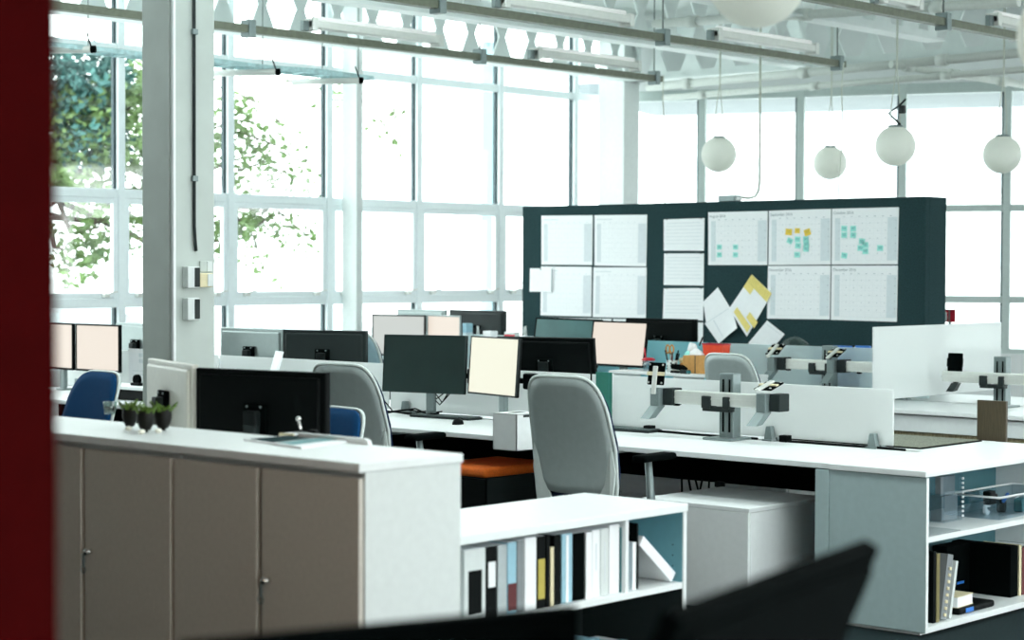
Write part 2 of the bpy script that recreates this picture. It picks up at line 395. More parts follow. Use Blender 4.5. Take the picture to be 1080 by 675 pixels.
# ------------------------------------------------------------------ castellated roof beams
def cast_beam(p, q, z0, z1, cell=.42):
    root = struct('ceiling_beam', p, math.atan2(q[1] - p[1], q[0] - p[0])); L = (Vector(q) - Vector(p)).to_2d().length
    n = int(L / cell); c = L / n; H = (z1 - z0) / 2; zc = (z0 + z1) / 2; a, bb, h = c * .40, c * .2, H * .74
    b = MB()
    for k in range(n):
        x = c * (k + .5); V = lambda dx, dz: (x + dx, 0, zc + dz)
        for poly in ([(-c/2, H), (c/2, H), (bb, h), (-bb, h)], [(c/2, H), (c/2, 0), (a, 0), (bb, h)], [(c/2, 0), (c/2, -H), (bb, -h), (a, 0)],
                     [(c/2, -H), (-c/2, -H), (-bb, -h), (bb, -h)], [(-c/2, -H), (-c/2, 0), (-a, 0), (-bb, -h)], [(-c/2, 0), (-c/2, H), (-bb, h), (-a, 0)]):
            vs = [b.bm.verts.new(V(*pp)) for pp in poly]; b.bm.faces.new(vs)
    bmesh.ops.remove_doubles(b.bm, verts=b.bm.verts, dist=1e-4)
    o = obj('web', b, M['beam'], root); md = o.modifiers.new('thick', 'SOLIDIFY'); md.thickness = .016; md.offset = 0
    f = MB(); f.box(0, L, -.09, .09, z0 - .02, z0); obj('bottom_flange', f, M['beam'], root)
    f = MB(); f.box(0, L, -.09, .09, z1, z1 + .02); obj('top_flange', f, M['beam'], root)
    return root
cast_beam((3.0, 12.5, 0), (15.75, 12.5, 0), 3.58, 4.08)
cast_beam((3.0, 10.45, 0), (15.7, 10.45, 0), 3.58, 4.08)
cast_beam((3.0, 8.4, 0), (14.6, 8.4, 0), 3.58, 4.08)
cast_beam((3.0, 6.35, 0), (15.7, 6.35, 0), 3.58, 4.08)
cast_beam((15.75, 12.7, 0), (15.75, -3.0, 0), 3.58, 4.08)

# ------------------------------------------------------------------ lighting rails hung from wires
def rail(x0, x1, y, z, label, lamps, lamplabels, wires):
    t = thing('lighting_rail', label, 'lighting rail', (x0, y, z), 0, 'suspended steel lighting rails')
    L = x1 - x0
    b = MB(); b.box(0, L, -.035, .035, -.03, .0); b.box(0, L, -.035, -.027, 0, .022); b.box(0, L, .027, .035, 0, .022); obj('channel', b, M['rail'], t)
    b = MB(); b.tube([(0, .05, -.005), (L * .3, .052, -.01), (L * .7, .05, -.004), (L - .05, .05, -.008)], .011, 6); obj('cable', b, M['darkgrey'], t)
    for w in wires:
        b = MB(); b.tube([(w - x0, 0, CEIL - z), (w - x0, 0, .03)], .006, 6); obj('hanger_rod', b, M['wire'], t)
        b = MB(); b.box(w - x0 - .03, w - x0 + .03, -.05, .05, -.06, .06, bev=.006); obj('hanger_clamp', b, M['steel'], t)
    for (a, l), lb in zip(lamps, lamplabels):
        s = thing('strip_light', lb, 'strip light', (a, y, z + .038), 0, 'strip lights on the rails')
        b = MB(); b.box(0, l, -.05, .05, .02, .075, bev=.008); b.box(.0, .05, -.055, .055, -.0, .09, bev=.005); b.box(l - .05, l, -.055, .055, 0, .09, bev=.005); obj('body', b, M['tube'], s)
        b = MB(); b.cyl((.05, 0, .095), (l - .05, 0, .095), .018, seg=12); obj('tube_lamp', b, M['lamp'], s)
        b = MB(); b.box(-.06, -.005, -.02, .02, -.005, .07, bev=.005); obj('plug', b, M['steel'], s)
    return t
rail(5.0, 13.5, 10.5, 3.30, 'metal lighting rail nearest the windows, ending by the corner column', [(on(325, 27, 'y', 10.5).x, 1.35), (on(563, 55, 'y', 10.5).x, 1.35)],
     ['white strip light on the rail nearest the windows, left one', 'white strip light on the rail nearest the windows, close to its end'], [8.3, on(262, 20, 'y', 10.5).x, on(506, 50, 'y', 10.5).x, 13.42])
rail(4.0, 13.5, 8.62, 3.30, 'metal lighting rail in the middle, its end above the calendar board', [(on(527, 12, 'y', 8.62).x, 1.35), (on(752, 40, 'y', 8.62).x, 1.35)],
     ['white strip light on the middle rail, left one', 'white strip light on the middle rail, right one beside the big globe'], [6.2, on(462, 5, 'y', 8.62).x, on(699, 40, 'y', 8.62).x, 13.42])
rail(3.0, 13.9, 6.72, 3.32, 'metal lighting rail at the upper right, nearest the camera', [(on(925, 5, 'y', 6.72).x, .5), (on(1046, 20, 'y', 6.72).x, 1.3)],
     ['short white strip light on the nearest rail', 'white strip light on the nearest rail, at the right picture edge'], [6.4, on(995, 15, 'y', 6.72).x])
# bluish ladder tray along the windows with short cross lamps
t = thing('cable_tray', 'bluish cable tray hung on thin wires along the window wall', 'cable tray', (5.5, 12.0, 3.22))
L = on(384, 80, 'y', 12.0).x - 5.5
b = MB(); b.box(0, L, -.12, -.11, 0, .03); b.box(0, L, .11, .12, 0, .03)
k = .1
while k < L: b.box(k, k + .025, -.11, .11, 0, .012); k += .25
obj('ladder', b, M['railblue'], t)
b = MB()
for j in range(4): b.tube([(0, -.07 + j * .045, .025)] + [(L * q / 10, -.07 + j * .045 + random.uniform(-.012, .012), .02 + random.uniform(0, .025)) for q in range(1, 10)] + [(L - .02, -.07 + j * .045, .03)], .008, 6)
obj('cable_bundle', b, M['railblue'], t)
for px in (93, 277, 340, 378):
    w = on(px, 60, 'y', 12.0).x - 5.5; b = MB(); b.tube([(w, 0, CEIL - 3.22), (w, 0, .01)], .004, 6); obj('hanger_wire', b, M['wire'], t)
for i, (pa, pb, lb) in enumerate((((62, 54), (96, 52), 'white tube lamp under the cable tray, left of the big column'), ((250, 81), (291, 76), 'white tube lamp under the cable tray, right of the big column'), ((333, 88), (379, 85), 'white tube lamp at the end of the cable tray'))):
    a = on(*pb, 'y', 11.85); c = a + Vector((-.05, .75, -.02))
    s = thing('pendant_tube_lamp', lb, 'strip light', a, 0, 'tube lamps at the cable tray')
    d = Vector((-.10, .0, -.05)); v = Vector((-.35, .45, -.01))
    b = MB(); b.cyl((0, 0, 0), v, .026, seg=12); obj('tube', b, M['tube'], s)
    b = MB(); b.cyl((0, 0, 0), -v * .06, .028, seg=10); b.tube([(0, 0, .02), (0, .05, .12)], .006, 6); obj('end_cap', b, M['softblack'], s)

# ------------------------------------------------------------------ pipes under the roof
def pipe(a, c, r, label, name='sprinkler_pipe'):
    t = thing(name, label, 'pipe', a); a, c = Vector(a), Vector(c); d = c - a
    b = MB(); b.cyl((0, 0, 0), d, r, seg=12); obj('pipe_length', b, M['pipe'], t)
    u = d.normalized()
    for q in (.12, .45, .8): b = MB(); b.cyl(d * q - u * .05, d * q + u * .05, r * 1.35, seg=12); obj('coupling', b, M['pipe'], t)
xa, xb, xc = on(683, 92, 'x', 15.4), on(945, 68, 'x', 15.4), on(1085, 55, 'x', 15.4)
pipe(xa, xc, .04, 'long white pipe under the roof along the far wall, rising to the right')
xd = on(940, 68, 'x', 15.25); pipe(xd, on(1085, 90, 'x', 16.8), .035, 'white pipe branching down to the right above the right globes')
pipe(on(700, 103, 'x', 15.55), on(1085, 73, 'x', 15.55), .03, 'thinner white pipe just above the far window header')
pipe(on(690, 25, 'x', 12.5), on(1075, 2, 'x', 12.5), .035, 'white pipe passing behind the big globe lamp')
# ------------------------------------------------------------------ globe lamps
def globe(px, py, rr, r, label, ctop, fork=True):
    d = CF + CR * ((px - 540) / FPX) - CU * ((py - 337.5) / FPX); c = CC + d * (r * FPX / rr)
    t = thing('globe_lamp', label, 'pendant lamp', c, 0, 'white globe pendants')
    b = MB(); b.sphere((0, 0, 0), r, 4); obj('globe', b, M['globe'], t)
    b = MB(); b.lathe([(.0, r * .93), (r * .36, r * .93), (r * .36, r * 1.02), (r * .2, r * 1.05), (0, r * 1.05)], seg=20); obj('cap', b, M['steel'], t)
    h = CEIL - c.z; q = r * 1.05
    b = MB()
    if fork:
        b.tube([(0, 0, h), (.01, 0, q + .45), (-.035, .02, q + .12), (-.03, .02, q)], .004, 6); b.tube([(0.04, 0, h), (.015, 0, q + .42), (.03, -.02, q + .15), (.03, -.02, q)], .004, 6)
    else: b.tube([(0, 0, h), (0, 0, q)], .005, 6)
    obj('cord', b, M['cordwhite'], t); return t
globe(758, 163, 18.5, .15, 'white globe lamp farthest left, over the left end of the calendars', 0)
globe(875.5, 172, 17.3, .15, 'smallest white globe lamp, second from left above the board', 0)
g = globe(944.3, 154, 21, .15, 'white globe lamp with a bent black bracket above it', 0)
b = MB(); b.tube([(.02, -.03, .16), (.0, .06, .25), (-.03, -.05, .30), (-.06, -.12, .34)], .008, 6); b.box(-.04, 0, -.09, -.05, .24, .30, bev=.006); obj('bracket', b, M['darkgrey'], g)
globe(1057, 163, 20, .15, 'white globe lamp at the right, in front of the far window mullion', 0)
globe(798, -24, 53, .15, 'large white globe lamp cut off by the top picture edge', 0)
globe(1135, 38, 61, .15, 'white globe lamp mostly outside the right picture edge', 0)
# hanging cables
for px, yp, zlow, lb in ((802, 13.5, 0, 'stiff white cable dropping to the grey box on top of the board'), (700, 13.3, 1, 'thin white cable hanging at the end of the window rail'), (890, 13.4, 1, 'thin beige cable hanging at the end of the middle rail')):
    a = on(px, 60, 'x', yp); zt = {802: CEIL, 700: 3.3, 890: 3.3}[px]
    t = thing('hanging_cable', lb, 'cable', (a.x, a.y, zt))
    b = MB(); n = 14
    if zlow == 0:
        e = on(770, 211, 'x', 13.2); dz = e.z - zt
        b.tube([(0, 0, 0), (0, 0, dz + .16), (0, .01, dz + .09), (0, .04, dz + .04), (0, .10, dz + .025), (e.x - a.x, e.y - a.y, dz + .03)], .010, 8)
    else: b.tube([(0, math.sin(k * .9) * .012 + k * .003 * (1 if px == 700 else -1) * -1, -k * .11) for k in range(n)], .005, 6)
    obj('cord', b, M['cordwhite'], t)

# ================================================================== OUTDOORS
b = MB(); b.box(-60, 220, -60, 260, -.6, -.3)
obj('ground', b, M['ground'], kind='structure')
b = MB(); b.box(-.5, 17.8, .2 * SGN, 3.2 * SGN, 3.50, 3.62, mtx=FM)
obj('exterior_canopy', b, M['canopy'], kind='structure')
def tree(loc, label, crown, nleaf, seed, twigs, mats):
    rnd = random.Random(seed)
    t = thing('street_tree', label, 'tree', loc)
    b = MB(); b.tube([(0, 0, 0), (.1, .05, 1.2), (.0, .1, 2.6), (.2, 0, 4.2), (.1, .2, 6.0)], [.17, .14, .12, .09, .05], 10); obj('trunk', b, M['bark'], t)
    br = MB(); lv = [MB(), MB()]
    def leaf(mb, p, s):
        d = Vector((rnd.uniform(-1, 1), rnd.uniform(-1, 1), rnd.uniform(-1, .3))).normalized(); u = d.orthogonal().normalized()
        u.rotate(Matrix.Rotation(rnd.uniform(0, 6.28), 3, d)); w = d.cross(u) * s * .12
        A, T = p, p + d * s; m = p + d * s * .5
        mb.quad(A, m + u * s * .28 + w, T, m - u * s * .28 + w)
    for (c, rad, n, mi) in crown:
        c = Vector(c); br.tube([(0.05, .1, 2.6 + rnd.uniform(0, 2)), c * .6 + Vector((0, 0, .9)), c], [.06, .035, .012], 6)
        for _ in range(n):
            while True:
                q = Vector((rnd.uniform(-1, 1), rnd.uniform(-1, 1), rnd.uniform(-1, 1)))
                if q.length < 1: break
            leaf(lv[mi], c + Vector((q.x * rad[0], q.y * rad[1], q.z * rad[2])), rnd.uniform(.08, .17))
    for (p, q, n) in twigs:
        p, q = Vector(p), Vector(q); mid = (p + q) / 2 + Vector((0, 0, .25)); br.tube([p, mid, q], [.018, .012, .005], 5)
        for k in range(n):
            f = rnd.random(); c = p * (1 - f) ** 2 + mid * 2 * f * (1 - f) + q * f * f
            leaf(lv[0], c + Vector((rnd.gauss(0, .09), rnd.gauss(0, .09), rnd.gauss(-.05, .12))), rnd.uniform(.07, .14))
    obj('branches', br, M['bark'], t)
    for k in (0, 1): 
        if len(lv[k].bm.verts): obj('foliage', lv[k], mats[k], t)
    return t
def far_pt(px, py, d):
    v = CF + CR * ((px - 540) / FPX) - CU * ((py - 337.5) / FPX); return CC + v * d
T0 = far_pt(30, 320, 24.5); T0.z = -.3
rel = lambda px, py, d=24: tuple(far_pt(px, py, d) - T0)
tree(T0, 'dense green tree outside the leftmost windows', [
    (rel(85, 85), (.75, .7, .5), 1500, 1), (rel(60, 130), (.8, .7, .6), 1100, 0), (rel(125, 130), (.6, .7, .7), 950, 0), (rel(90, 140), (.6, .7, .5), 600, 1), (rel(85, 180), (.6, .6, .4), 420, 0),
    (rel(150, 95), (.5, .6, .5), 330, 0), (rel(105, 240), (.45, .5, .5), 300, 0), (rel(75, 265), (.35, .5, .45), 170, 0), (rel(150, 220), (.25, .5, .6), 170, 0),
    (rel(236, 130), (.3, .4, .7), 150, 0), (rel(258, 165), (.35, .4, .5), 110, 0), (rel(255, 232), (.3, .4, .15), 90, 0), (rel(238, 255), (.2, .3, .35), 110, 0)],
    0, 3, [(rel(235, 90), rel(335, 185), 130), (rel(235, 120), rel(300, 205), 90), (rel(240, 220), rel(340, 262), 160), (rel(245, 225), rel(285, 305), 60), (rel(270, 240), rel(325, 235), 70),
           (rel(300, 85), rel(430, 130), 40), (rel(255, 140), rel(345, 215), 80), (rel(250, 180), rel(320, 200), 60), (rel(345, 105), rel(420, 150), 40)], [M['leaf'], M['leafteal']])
def building(loc, rotz, w, d, h, label, rows, cols):
    t = thing('building', label, 'building', loc, rotz)
    b = MB(); b.box(0, w, 0, d, 0, h); b.box(-.2, w + .2, -.2, d + .2, h, h + .4); obj('walls', b, M['facade'], t)
    for r in range(rows):
        for c in range(cols):
            x = w * (c + .2) / cols; z = h * (r + .25) / rows
            b = MB(); b.box(x, x + w / cols * .6, -.06, .02, z, z + h / rows * .5); obj('window_opening', b, M['facadewin'], t)
building(far_pt(690, 320, 75) + Vector((0, 0, -2)), FROT, 14, 8, 11, 'pale overexposed building beyond the far windows', 4, 5)
t = thing('banner_post', 'pale blue banner post outside the middle windows', 'banner', far_pt(507, 300, 40) + Vector((0, 0, -1.2)))
b = MB(); b.cyl((0, 0, -.7), (0, 0, 6.4), .05, seg=10); obj('post', b, M['facade'], t)
b = MB(); b.box(-.16, .16, -.2, -.18, .5, 6.2, bev=.004); b.box(-.02, .02, -.2, 0, 6.1, 6.2); b.box(-.02, .02, -.2, 0, .5, .6); obj('cloth', b, M['banner'], t)
def car(loc, rotz, label):
    t = thing('parked_car', label, 'car', loc, rotz)
    prof = [(-2.1, .35), (-2.1, .75), (-1.5, .88), (-1.05, .95), (-.5, 1.38), (.75, 1.42), (1.35, 1.02), (2.0, .92), (2.12, .6), (2.1, .35)]
    b = MB(); b.prism([(x, -.82, z) for x, z in prof], (0, 1.64, 0)); bmesh.ops.bevel(b.bm, geom=b.bm.edges[:], offset=.06, segments=2, affect='EDGES'); obj('body', b, M['carpaint'], t)
    b = MB()
    for s in (-.84, .83): b.prism([(-.85, s, .98), (-.45, s, 1.3), (.7, s, 1.33), (1.15, s, 1.02)], (0, .012, 0))
    obj('side_window', b, M['facadewin'], t)
    for x in (-1.35, 1.35):
        for s in (-.85, .67): 
            b = MB(); b.cyl((x, s, .32), (x, s + .18, .32), .32, seg=20); obj('wheel', b, M['cartyre'], t)
cp = far_pt(275, 330, 27); car((cp.x, cp.y, -.3), 0, 'silver car parked outside, behind the two dark monitor backs')
cp = far_pt(90, 330, 27); car((cp.x - .5, cp.y + .5, -.3), 0, 'silver car parked outside under the dense tree')
# ================================================================== OFFICE CHAIRS
def sup(th, n=6.):
    c, s = math.cos(th), math.sin(th)
    return math.copysign(abs(c) ** (2 / n), c), math.copysign(abs(s) ** (2 / n), s)
def back_x(y, z): 
    u = (z - .45) / .68
    return -.235 - .115 * u ** 1.4 + .035 * math.sin(PI * min(max(u, 0), 1)) * .9 + .26 * y * y
def back_hw(z):
    u = (z - .45) / .68
    return .205 + .042 * math.sin(PI * (u * .75 + .12)) - .02 * u
def back_pad(z0, z1, k, off, th, n=5., rings=7, seg=40):
    b = bmesh.new(); zc, hh = (z0 + z1) / 2, (z1 - z0) / 2
    def layer(o):
        L = [[b.verts.new((back_x(0, zc) + o, 0, zc))]]
        for i in range(1, rings + 1):
            r = i / rings; row = []
            for j in range(seg):
                s, t = sup(2 * PI * j / seg, n); z = zc + hh * t * r; y = back_hw(zc + hh * t) * k * s * r
                e = 1 if i < rings else .55
                row.append(b.verts.new((back_x(y, z) + off + (o - off) * e, y, z)))
            L.append(row)
        return L
    A, B = layer(off + th / 2), layer(off - th / 2)
    for L, fl in ((A, False), (B, True)):
        for j in range(seg):
            q = (L[0][0], L[1][j], L[1][(j + 1) % seg]); b.faces.new(q[::-1] if fl else q)
        for i in range(1, rings):
            for j in range(seg):
                q = (L[i][j], L[i + 1][j], L[i + 1][(j + 1) % seg], L[i][(j + 1) % seg]); b.faces.new(q[::-1] if fl else q)
    for j in range(seg): b.faces.new((A[-1][j], B[-1][j], B[-1][(j + 1) % seg], A[-1][(j + 1) % seg]))
    bmesh.ops.recalc_face_normals(b, faces=b.faces)
    for f in b.faces: f.smooth = True
    m = MB(); m._add(b); return m
def office_chair(loc, rotz, label, shell='shell', seatm='navy', cushion='navy'):
    t = thing('office_chair', label, 'chair', loc, rotz, 'swivel chairs at the desks')
    obj('back_shell', back_pad(.585, 1.128, .965, -.006, .02), M[shell], t)
    pts = []
    for j in range(48):
        s, q = sup(2 * PI * j / 48, 6); z = .80 + .335 * q; y = back_hw(z) * s; pts.append((back_x(y, z), y, z))
    b = MB(); b.tube(pts, .009, 8, closed=True)
    for sy in (-1, 1): b.prism([(back_x(.2, .47) - .012, sy * .205, .47), (back_x(.2, .47) - .012, sy * .11, .47), (back_x(.18, .56) - .016, sy * .14, .575), (back_x(.19, .62) - .018, sy * .178, .64), (back_x(.22, .80) - .018, sy * .222, .84), (back_x(.23, .7) - .018, sy * .238, .70)], (.012, 0, 0))
    b.tube([(back_x(.19, .5), -.19, .50), (-.20, -.12, .48), (-.08, -.06, .47)], .014, 8); b.tube([(back_x(.19, .5), .19, .50), (-.20, .12, .48), (-.08, .06, .47)], .014, 8)
    obj('back_frame', b, M['shellrim'], t)
    obj('back_cushion', back_pad(.53, 1.134, 1.0, .020, .026), M[cushion], t)
    b = bmesh.new(); seg = 40; rows = []
    for (r, z) in ((.0, .485), (.5, .487), (.85, .482), (.97, .465), (1.0, .445), (.95, .425), (.6, .42), (0, .42)):
        rows.append([b.verts.new((.03 + .25 * r * sup(2 * PI * j / seg, 4)[0], .245 * r * sup(2 * PI * j / seg, 4)[1], z + .055 - (.03 * max(0, sup(2 * PI * j / seg, 4)[0]) * r))) for j in range(seg)])
    for A, B in zip(rows, rows[1:]):
        for j in range(seg): f = b.faces.new((A[j], A[(j + 1) % seg], B[(j + 1) % seg], B[j])); f.smooth = True
    bmesh.ops.remove_doubles(b, verts=b.verts, dist=1e-5); bmesh.ops.recalc_face_normals(b, faces=b.faces)
    m = MB(); m._add(b); obj('seat', m, M[seatm], t)
    for sy in (-1, 1):
        b = MB(); b.tube([(.0, sy * .14, .465), (.0, sy * .265, .47), (.0, sy * .275, .51), (-.03, sy * .275, .74)], [.016, .018, .02, .017], 10); obj('arm_post', b, M['steel'], t)
        b = MB(); b.box(-.11, .15, sy * .275 - .042, sy * .275 + .042, .74, .772, bev=.014, seg=3); obj('arm_pad', b, M['softblack'], t)
    b = MB(); b.cyl((0, 0, .40), (0, 0, .475), .06, .09, 14); b.cyl((0, 0, .12), (0, 0, .38), .026, seg=14); b.cyl((0, 0, .07), (0, 0, .14), .045, seg=14); obj('gas_lift', b, M['darkgrey'], t)
    for k in range(5):
        a = 2 * PI * k / 5 + .3; d = Vector((math.cos(a), math.sin(a), 0))
        b = MB(); b.tube([d * .03 + Vector((0, 0, .12)), d * .18 + Vector((0, 0, .10)), d * .31 + Vector((0, 0, .078))], [.028, .022, .015], 8); obj('base_leg', b, M['black'], t)
        b = MB(); w = Vector((-d.y, d.x, 0)); c = d * .315 + Vector((0, 0, .03))
        b.cyl(c - w * .026, c - w * .005, .03, seg=14); b.cyl(c + w * .005, c + w * .026, .03, seg=14); b.cyl(c + Vector((0, 0, 0)), c + Vector((0, 0, .05)), .008, seg=8); obj('caster', b, M['softblack'], t)
    return t
c1 = on(600, 440, 'x', 6.78)
office_chair((7.05, c1.y + .01, 0), R(3), 'large grey swivel chair with dark blue seat, back to the camera, at the front bench')
office_chair((7.08, 7.34, 0), R(6), 'grey swivel chair half hidden behind the wide black monitor back')
o = office_chair((10.56, 7.38, 0), R(-4), 'grey swivel chair behind the front frosted screen, below the pinned loose sheets'); o.scale = (.96, .96, .95)
office_chair((10.45, 10.87, 0), R(8), 'pale blue-grey swivel chair far back beside the two small far screens', shell='paleshell')
o = office_chair((6.0, 8.80, 0), R(176), 'bright blue swivel chair facing the camera at the far left', cushion='blue', seatm='blue'); o.scale = (1, 1, .93)
bc = on(352, 440, 'x', 5.6)
o = office_chair((5.55, bc.y + .27, 0), R(172), 'bright blue swivel chair just right of the wide black monitor back', cushion='blue', seatm='blue'); o.scale = (.93, .93, .885)

# ================================================================== BENCHES
TZ = .74
def bench(name, label, x0, xm, x1, y0, y1, legs):
    t = thing('desk_bench', label, 'desk', (x0, y0, 0), 0); L = y1 - y0
    n = max(1, round(L / 1.6))
    for (a, c) in ((0, xm - x0 - .035), (xm - x0 + .035, x1 - x0)):
        if c - a < .1: continue
        for k in range(n):
            b = MB(); b.box(a, c, L * k / n + .0012, L * (k + 1) / n - .0012, TZ - .027, TZ, bev=.0035); obj('desk_top', b, M['white'], t)
    for ly in legs:
        b = MB(); 
        for x in (.10, x1 - x0 - .14): b.box(x, x + .045, ly - y0 - .02, ly - y0 + .02, 0.0, TZ - .027, bev=.004)
        b.box(.10, x1 - x0 - .10, ly - y0 - .02, ly - y0 + .02, TZ - .075, TZ - .028, bev=.004); obj('leg_frame', b, M['offwhite'], t)
    b = MB(); c = xm - x0
    b.box(c - .05, c + .05, .06, L - .06, .50, .52); b.box(c - .05, c - .04, .06, L - .06, .52, TZ - .03); b.box(c + .04, c + .05, .06, L - .06, .52, .62)
    obj('cable_tray', b, M['softblack'], t); return t
X1a, X1m, X1b = 7.545, 8.35, 9.12
bench('b', 'long white double desk bench running across the middle, front row', X1a, X1m, X1b, 4.87, 12.1, (6.38, 8.02, 10.3, 11.9))
X2a, X2m, X2b = 10.78, 11.6, 12.42
bench('b', 'long white double desk bench in front of the calendar board', X2a, X2m, X2b, 4.3, 12.2, (6.75, 8.3, 9.8, 11.9))
bench('b', 'white desk directly behind the grey cupboards', 4.32, 5.0, 5.0, 4.96, 9.8, (5.2, 7.4, 9.6))
# white fascia under the edge of the second bench
fa = on(1000, 458, 'x', 10.80).z
t = thing('storage_unit', 'low white storage front with grained wood plinth at the right end of the second bench', 'cabinet', (10.80, 5.6, 0))
b = MB(); b.box(.005, .30, -1.35, 1.0, fa, TZ - .035, bev=.004); obj('front_panel', b, M['edge'], t)
for k in range(3):
    b = MB(); b.box(.02, .30, -1.30 + k * .78, -1.30 + k * .78 + .70, .03, fa - .002, bev=.004); obj('wood_front', b, M['woodlight'], t)
b = MB(); b.box(.05, .28, -1.34, .99, 0, .03); obj('plinth', b, M['softblack'], t)

# frosted desk screens (each pane one thing) with grey clamp feet
def screen(p, q, z0, z1, label, m='frost', clamps=(), th=.012):
    p, q = Vector((*p, 0)), Vector((*q, 0)); L = (q - p).length
    t = thing('desk_screen', label, 'desk screen', (p.x, p.y, z0), math.atan2(q.y - p.y, q.x - p.x), 'frosted desk screens')
    b = MB(); b.box(0, L, -th / 2, th / 2, 0, z1 - z0, bev=.0025); obj('glass_panel', b, M[m], t)
    for c in clamps:
        for s in (-1, 1):
            b = MB(); h = TZ - z0
            b.prism([(c - .028, s * .007, h), (c + .028, s * .007, h), (c + .014, s * .007, h + .075), (c - .014, s * .007, h + .075)], (0, s * .035, 0)); b.box(c - .03, c + .03, s * .007, s * .055, h - .001, h + .008, bev=.002)
            bmesh.ops.bevel(b.bm, geom=b.bm.edges[:], offset=.002, segments=1, affect='EDGES'); obj('clamp_foot', b, M['steel'], t)
    return t
SY = [5.02, 6.98, 8.60, 10.25, 12.0]
SL = ['frosted white desk screen at the near end of the front bench, behind empty monitor arms', 'frosted desk screen behind the white box and the cream screen, front bench', 'frosted desk screen under the two dark monitor backs at the left', 'frosted desk screen at the far left end of the front bench, beside the column']
for k in range(4):
    L = SY[k + 1] - SY[k] - .02
    screen((X1m, SY[k] + .0), (X1m, SY[k + 1] - .02), .757, 1.037, SL[k], 'frost', clamps=(.10, .72, L - .12) if k == 0 else (.15, L - .15))
SY = [6.70, 8.55, 10.1, 12.1]
SL = ['frosted blue-tinted desk screen behind the arms on the second bench, below the calendars', 'frosted blue-tinted desk screen behind the pencil pot on the second bench', 'frosted desk screen at the far end of the second bench']
for k in range(3):
    L = SY[k + 1] - SY[k] - .02
    screen((X2m, SY[k]), (X2m, SY[k + 1] - .02), .757, 1.085, SL[k], ('frostblue', 'frostteal', 'frostblue')[k], clamps=(.2, L - .2))
screen((10.72, 6.6), (12.40, 6.6), .79, on(918, 345, 'y', 6.6).z, 'tall frosted white screen standing crosswise on the second bench at the right', 'frost', th=.014)
b = MB()

# ================================================================== MONITORS
def monitor(x, y, yaw, ztop, w, h, front, label, desk=TZ, case='black', back='black', pitch=0., roll=0., stand='dark', frame=.012, group='computer monitors', neckw=.06, vesa=True, zbase=None):
    t = thing('monitor', label, 'monitor', (x, y, desk), R(yaw), group)
    zc = ztop - desk - h / 2
    mt = Matrix.Translation((0, 0, zc)) @ Matrix.Rotation(R(roll), 4, 'X') @ Matrix.Rotation(R(pitch), 4, 'Y')
    b = MB(); b.box(0, .022, -w / 2, w / 2, -h / 2, h / 2, bev=.006, seg=3, mtx=mt)
    b.box(.012, .034, -w * .46, w * .46, -h * .44, h * .44, bev=.0105, seg=4, mtx=mt)
    obj('casing', b, M[back], t)
    b = MB(); b.box(-.003, .004, -w / 2 + frame, w / 2 - frame, -h / 2 + frame * 1.3, h / 2 - frame, bev=.001, mtx=mt); obj('screen', b, M[front], t)
    b = MB()
    for a in ((-w / 2, w / 2, h / 2 - frame, h / 2), (-w / 2, w / 2, -h / 2, -h / 2 + frame * 1.3), (-w / 2, -w / 2 + frame, -h / 2, h / 2), (w / 2 - frame, w / 2, -h / 2, h / 2)):
        b.box(-.006, .012, a[0], a[1], a[2], a[3], bev=.002, mtx=mt)
    obj('bezel', b, M[case], t)
    if vesa:
        b = MB(); b.box(.035, .055, -.055, .055, -.055, .055, bev=.006, mtx=mt); obj('mount_plate', b, M['softblack'], t)
        b = MB()
        for q in (-.032, .032): b.cyl(mt @ Vector((.052, q, .045)), mt @ Vector((.058, q, .045)), .005, seg=8)
        obj('mount_screw', b, M['steel'], t)
    b = MB(); top = mt @ Vector((.05, 0, -.0)); b.box(.055, .085, -neckw / 2, neckw / 2, .012, zc + .03, bev=.006); b.box(.03, .085, -neckw / 2, neckw / 2, zc - .03, zc + .03, bev=.006); obj('stand_neck', b, M['steel' if stand != 'dark' else 'darkgrey'], t)
    b = MB(); q = .12 if stand == 'dark' else .045; b.box(-.07 if stand == 'dark' else .03, .15 if stand == 'dark' else .12, -q, q, 0, .014, bev=.006, seg=3); obj('stand_base', b, M['steel' if stand != 'dark' else 'darkgrey'], t)
    return t
def P(px, x): return on(px, 360, 'x', x).y
monitor(4.75, 5.57, 191, 1.245, .62, .36, 'screenoff', 'wide black monitor back standing behind the grey cupboards')
monitor(4.80, 6.17, 159, 1.255, .60, .34, 'screenoff', 'bright silver monitor back turned sideways, left of the wide black one', back='brightback', case='brightback')
mC = monitor(8.16, P(447, 8.16), 5, 1.232, .63, .345, 'screenoff', 'dark switched-off monitor facing the camera above the keyboard and mouse', frame=.004, case='screenoff', stand='light', roll=-.6, pitch=4)
mD = monitor(8.10, P(520.5, 8.10), -14, 1.238, .50, .335, 'screencream', 'cream lit monitor standing right of the dark switched-off one', frame=.008, case='darkgrey', stand='light', pitch=4)
monitor(8.80, 7.69, 198, 1.218, .64, .36, 'screenoff', 'black monitor back rising behind the front frosted screen, above the grey chair', pitch=9)
monitor(8.75, 10.36, 182, 1.208, .64, .36, 'screenoff', 'silver-grey monitor back by the windows, right beside the big column', back='silverback', case='darkgrey')
monitor(8.75, 9.62, 198, 1.212, .64, .36, 'screenoff', 'dark monitor back by the windows, right of the silver-grey one', back='darkgrey')
monitor(11.15, 11.37, 14, 1.245, .51, .34, 'screengrey', 'far monitor with light grey screen and dark rim, left of the small beige one', case='darkgrey', frame=.012)
monitor(11.2, 10.90, -12, 1.250, .48, .34, 'screenwarm', 'far small monitor with beige screen above the dark switched-off one', case='steel', frame=.012)
monitor(12.0, 11.27, 183, 1.272, .62, .36, 'screenoff', 'dark gradient monitor back in front of the windows, far end of the second bench', back='darkgrey', case='darkgrey')
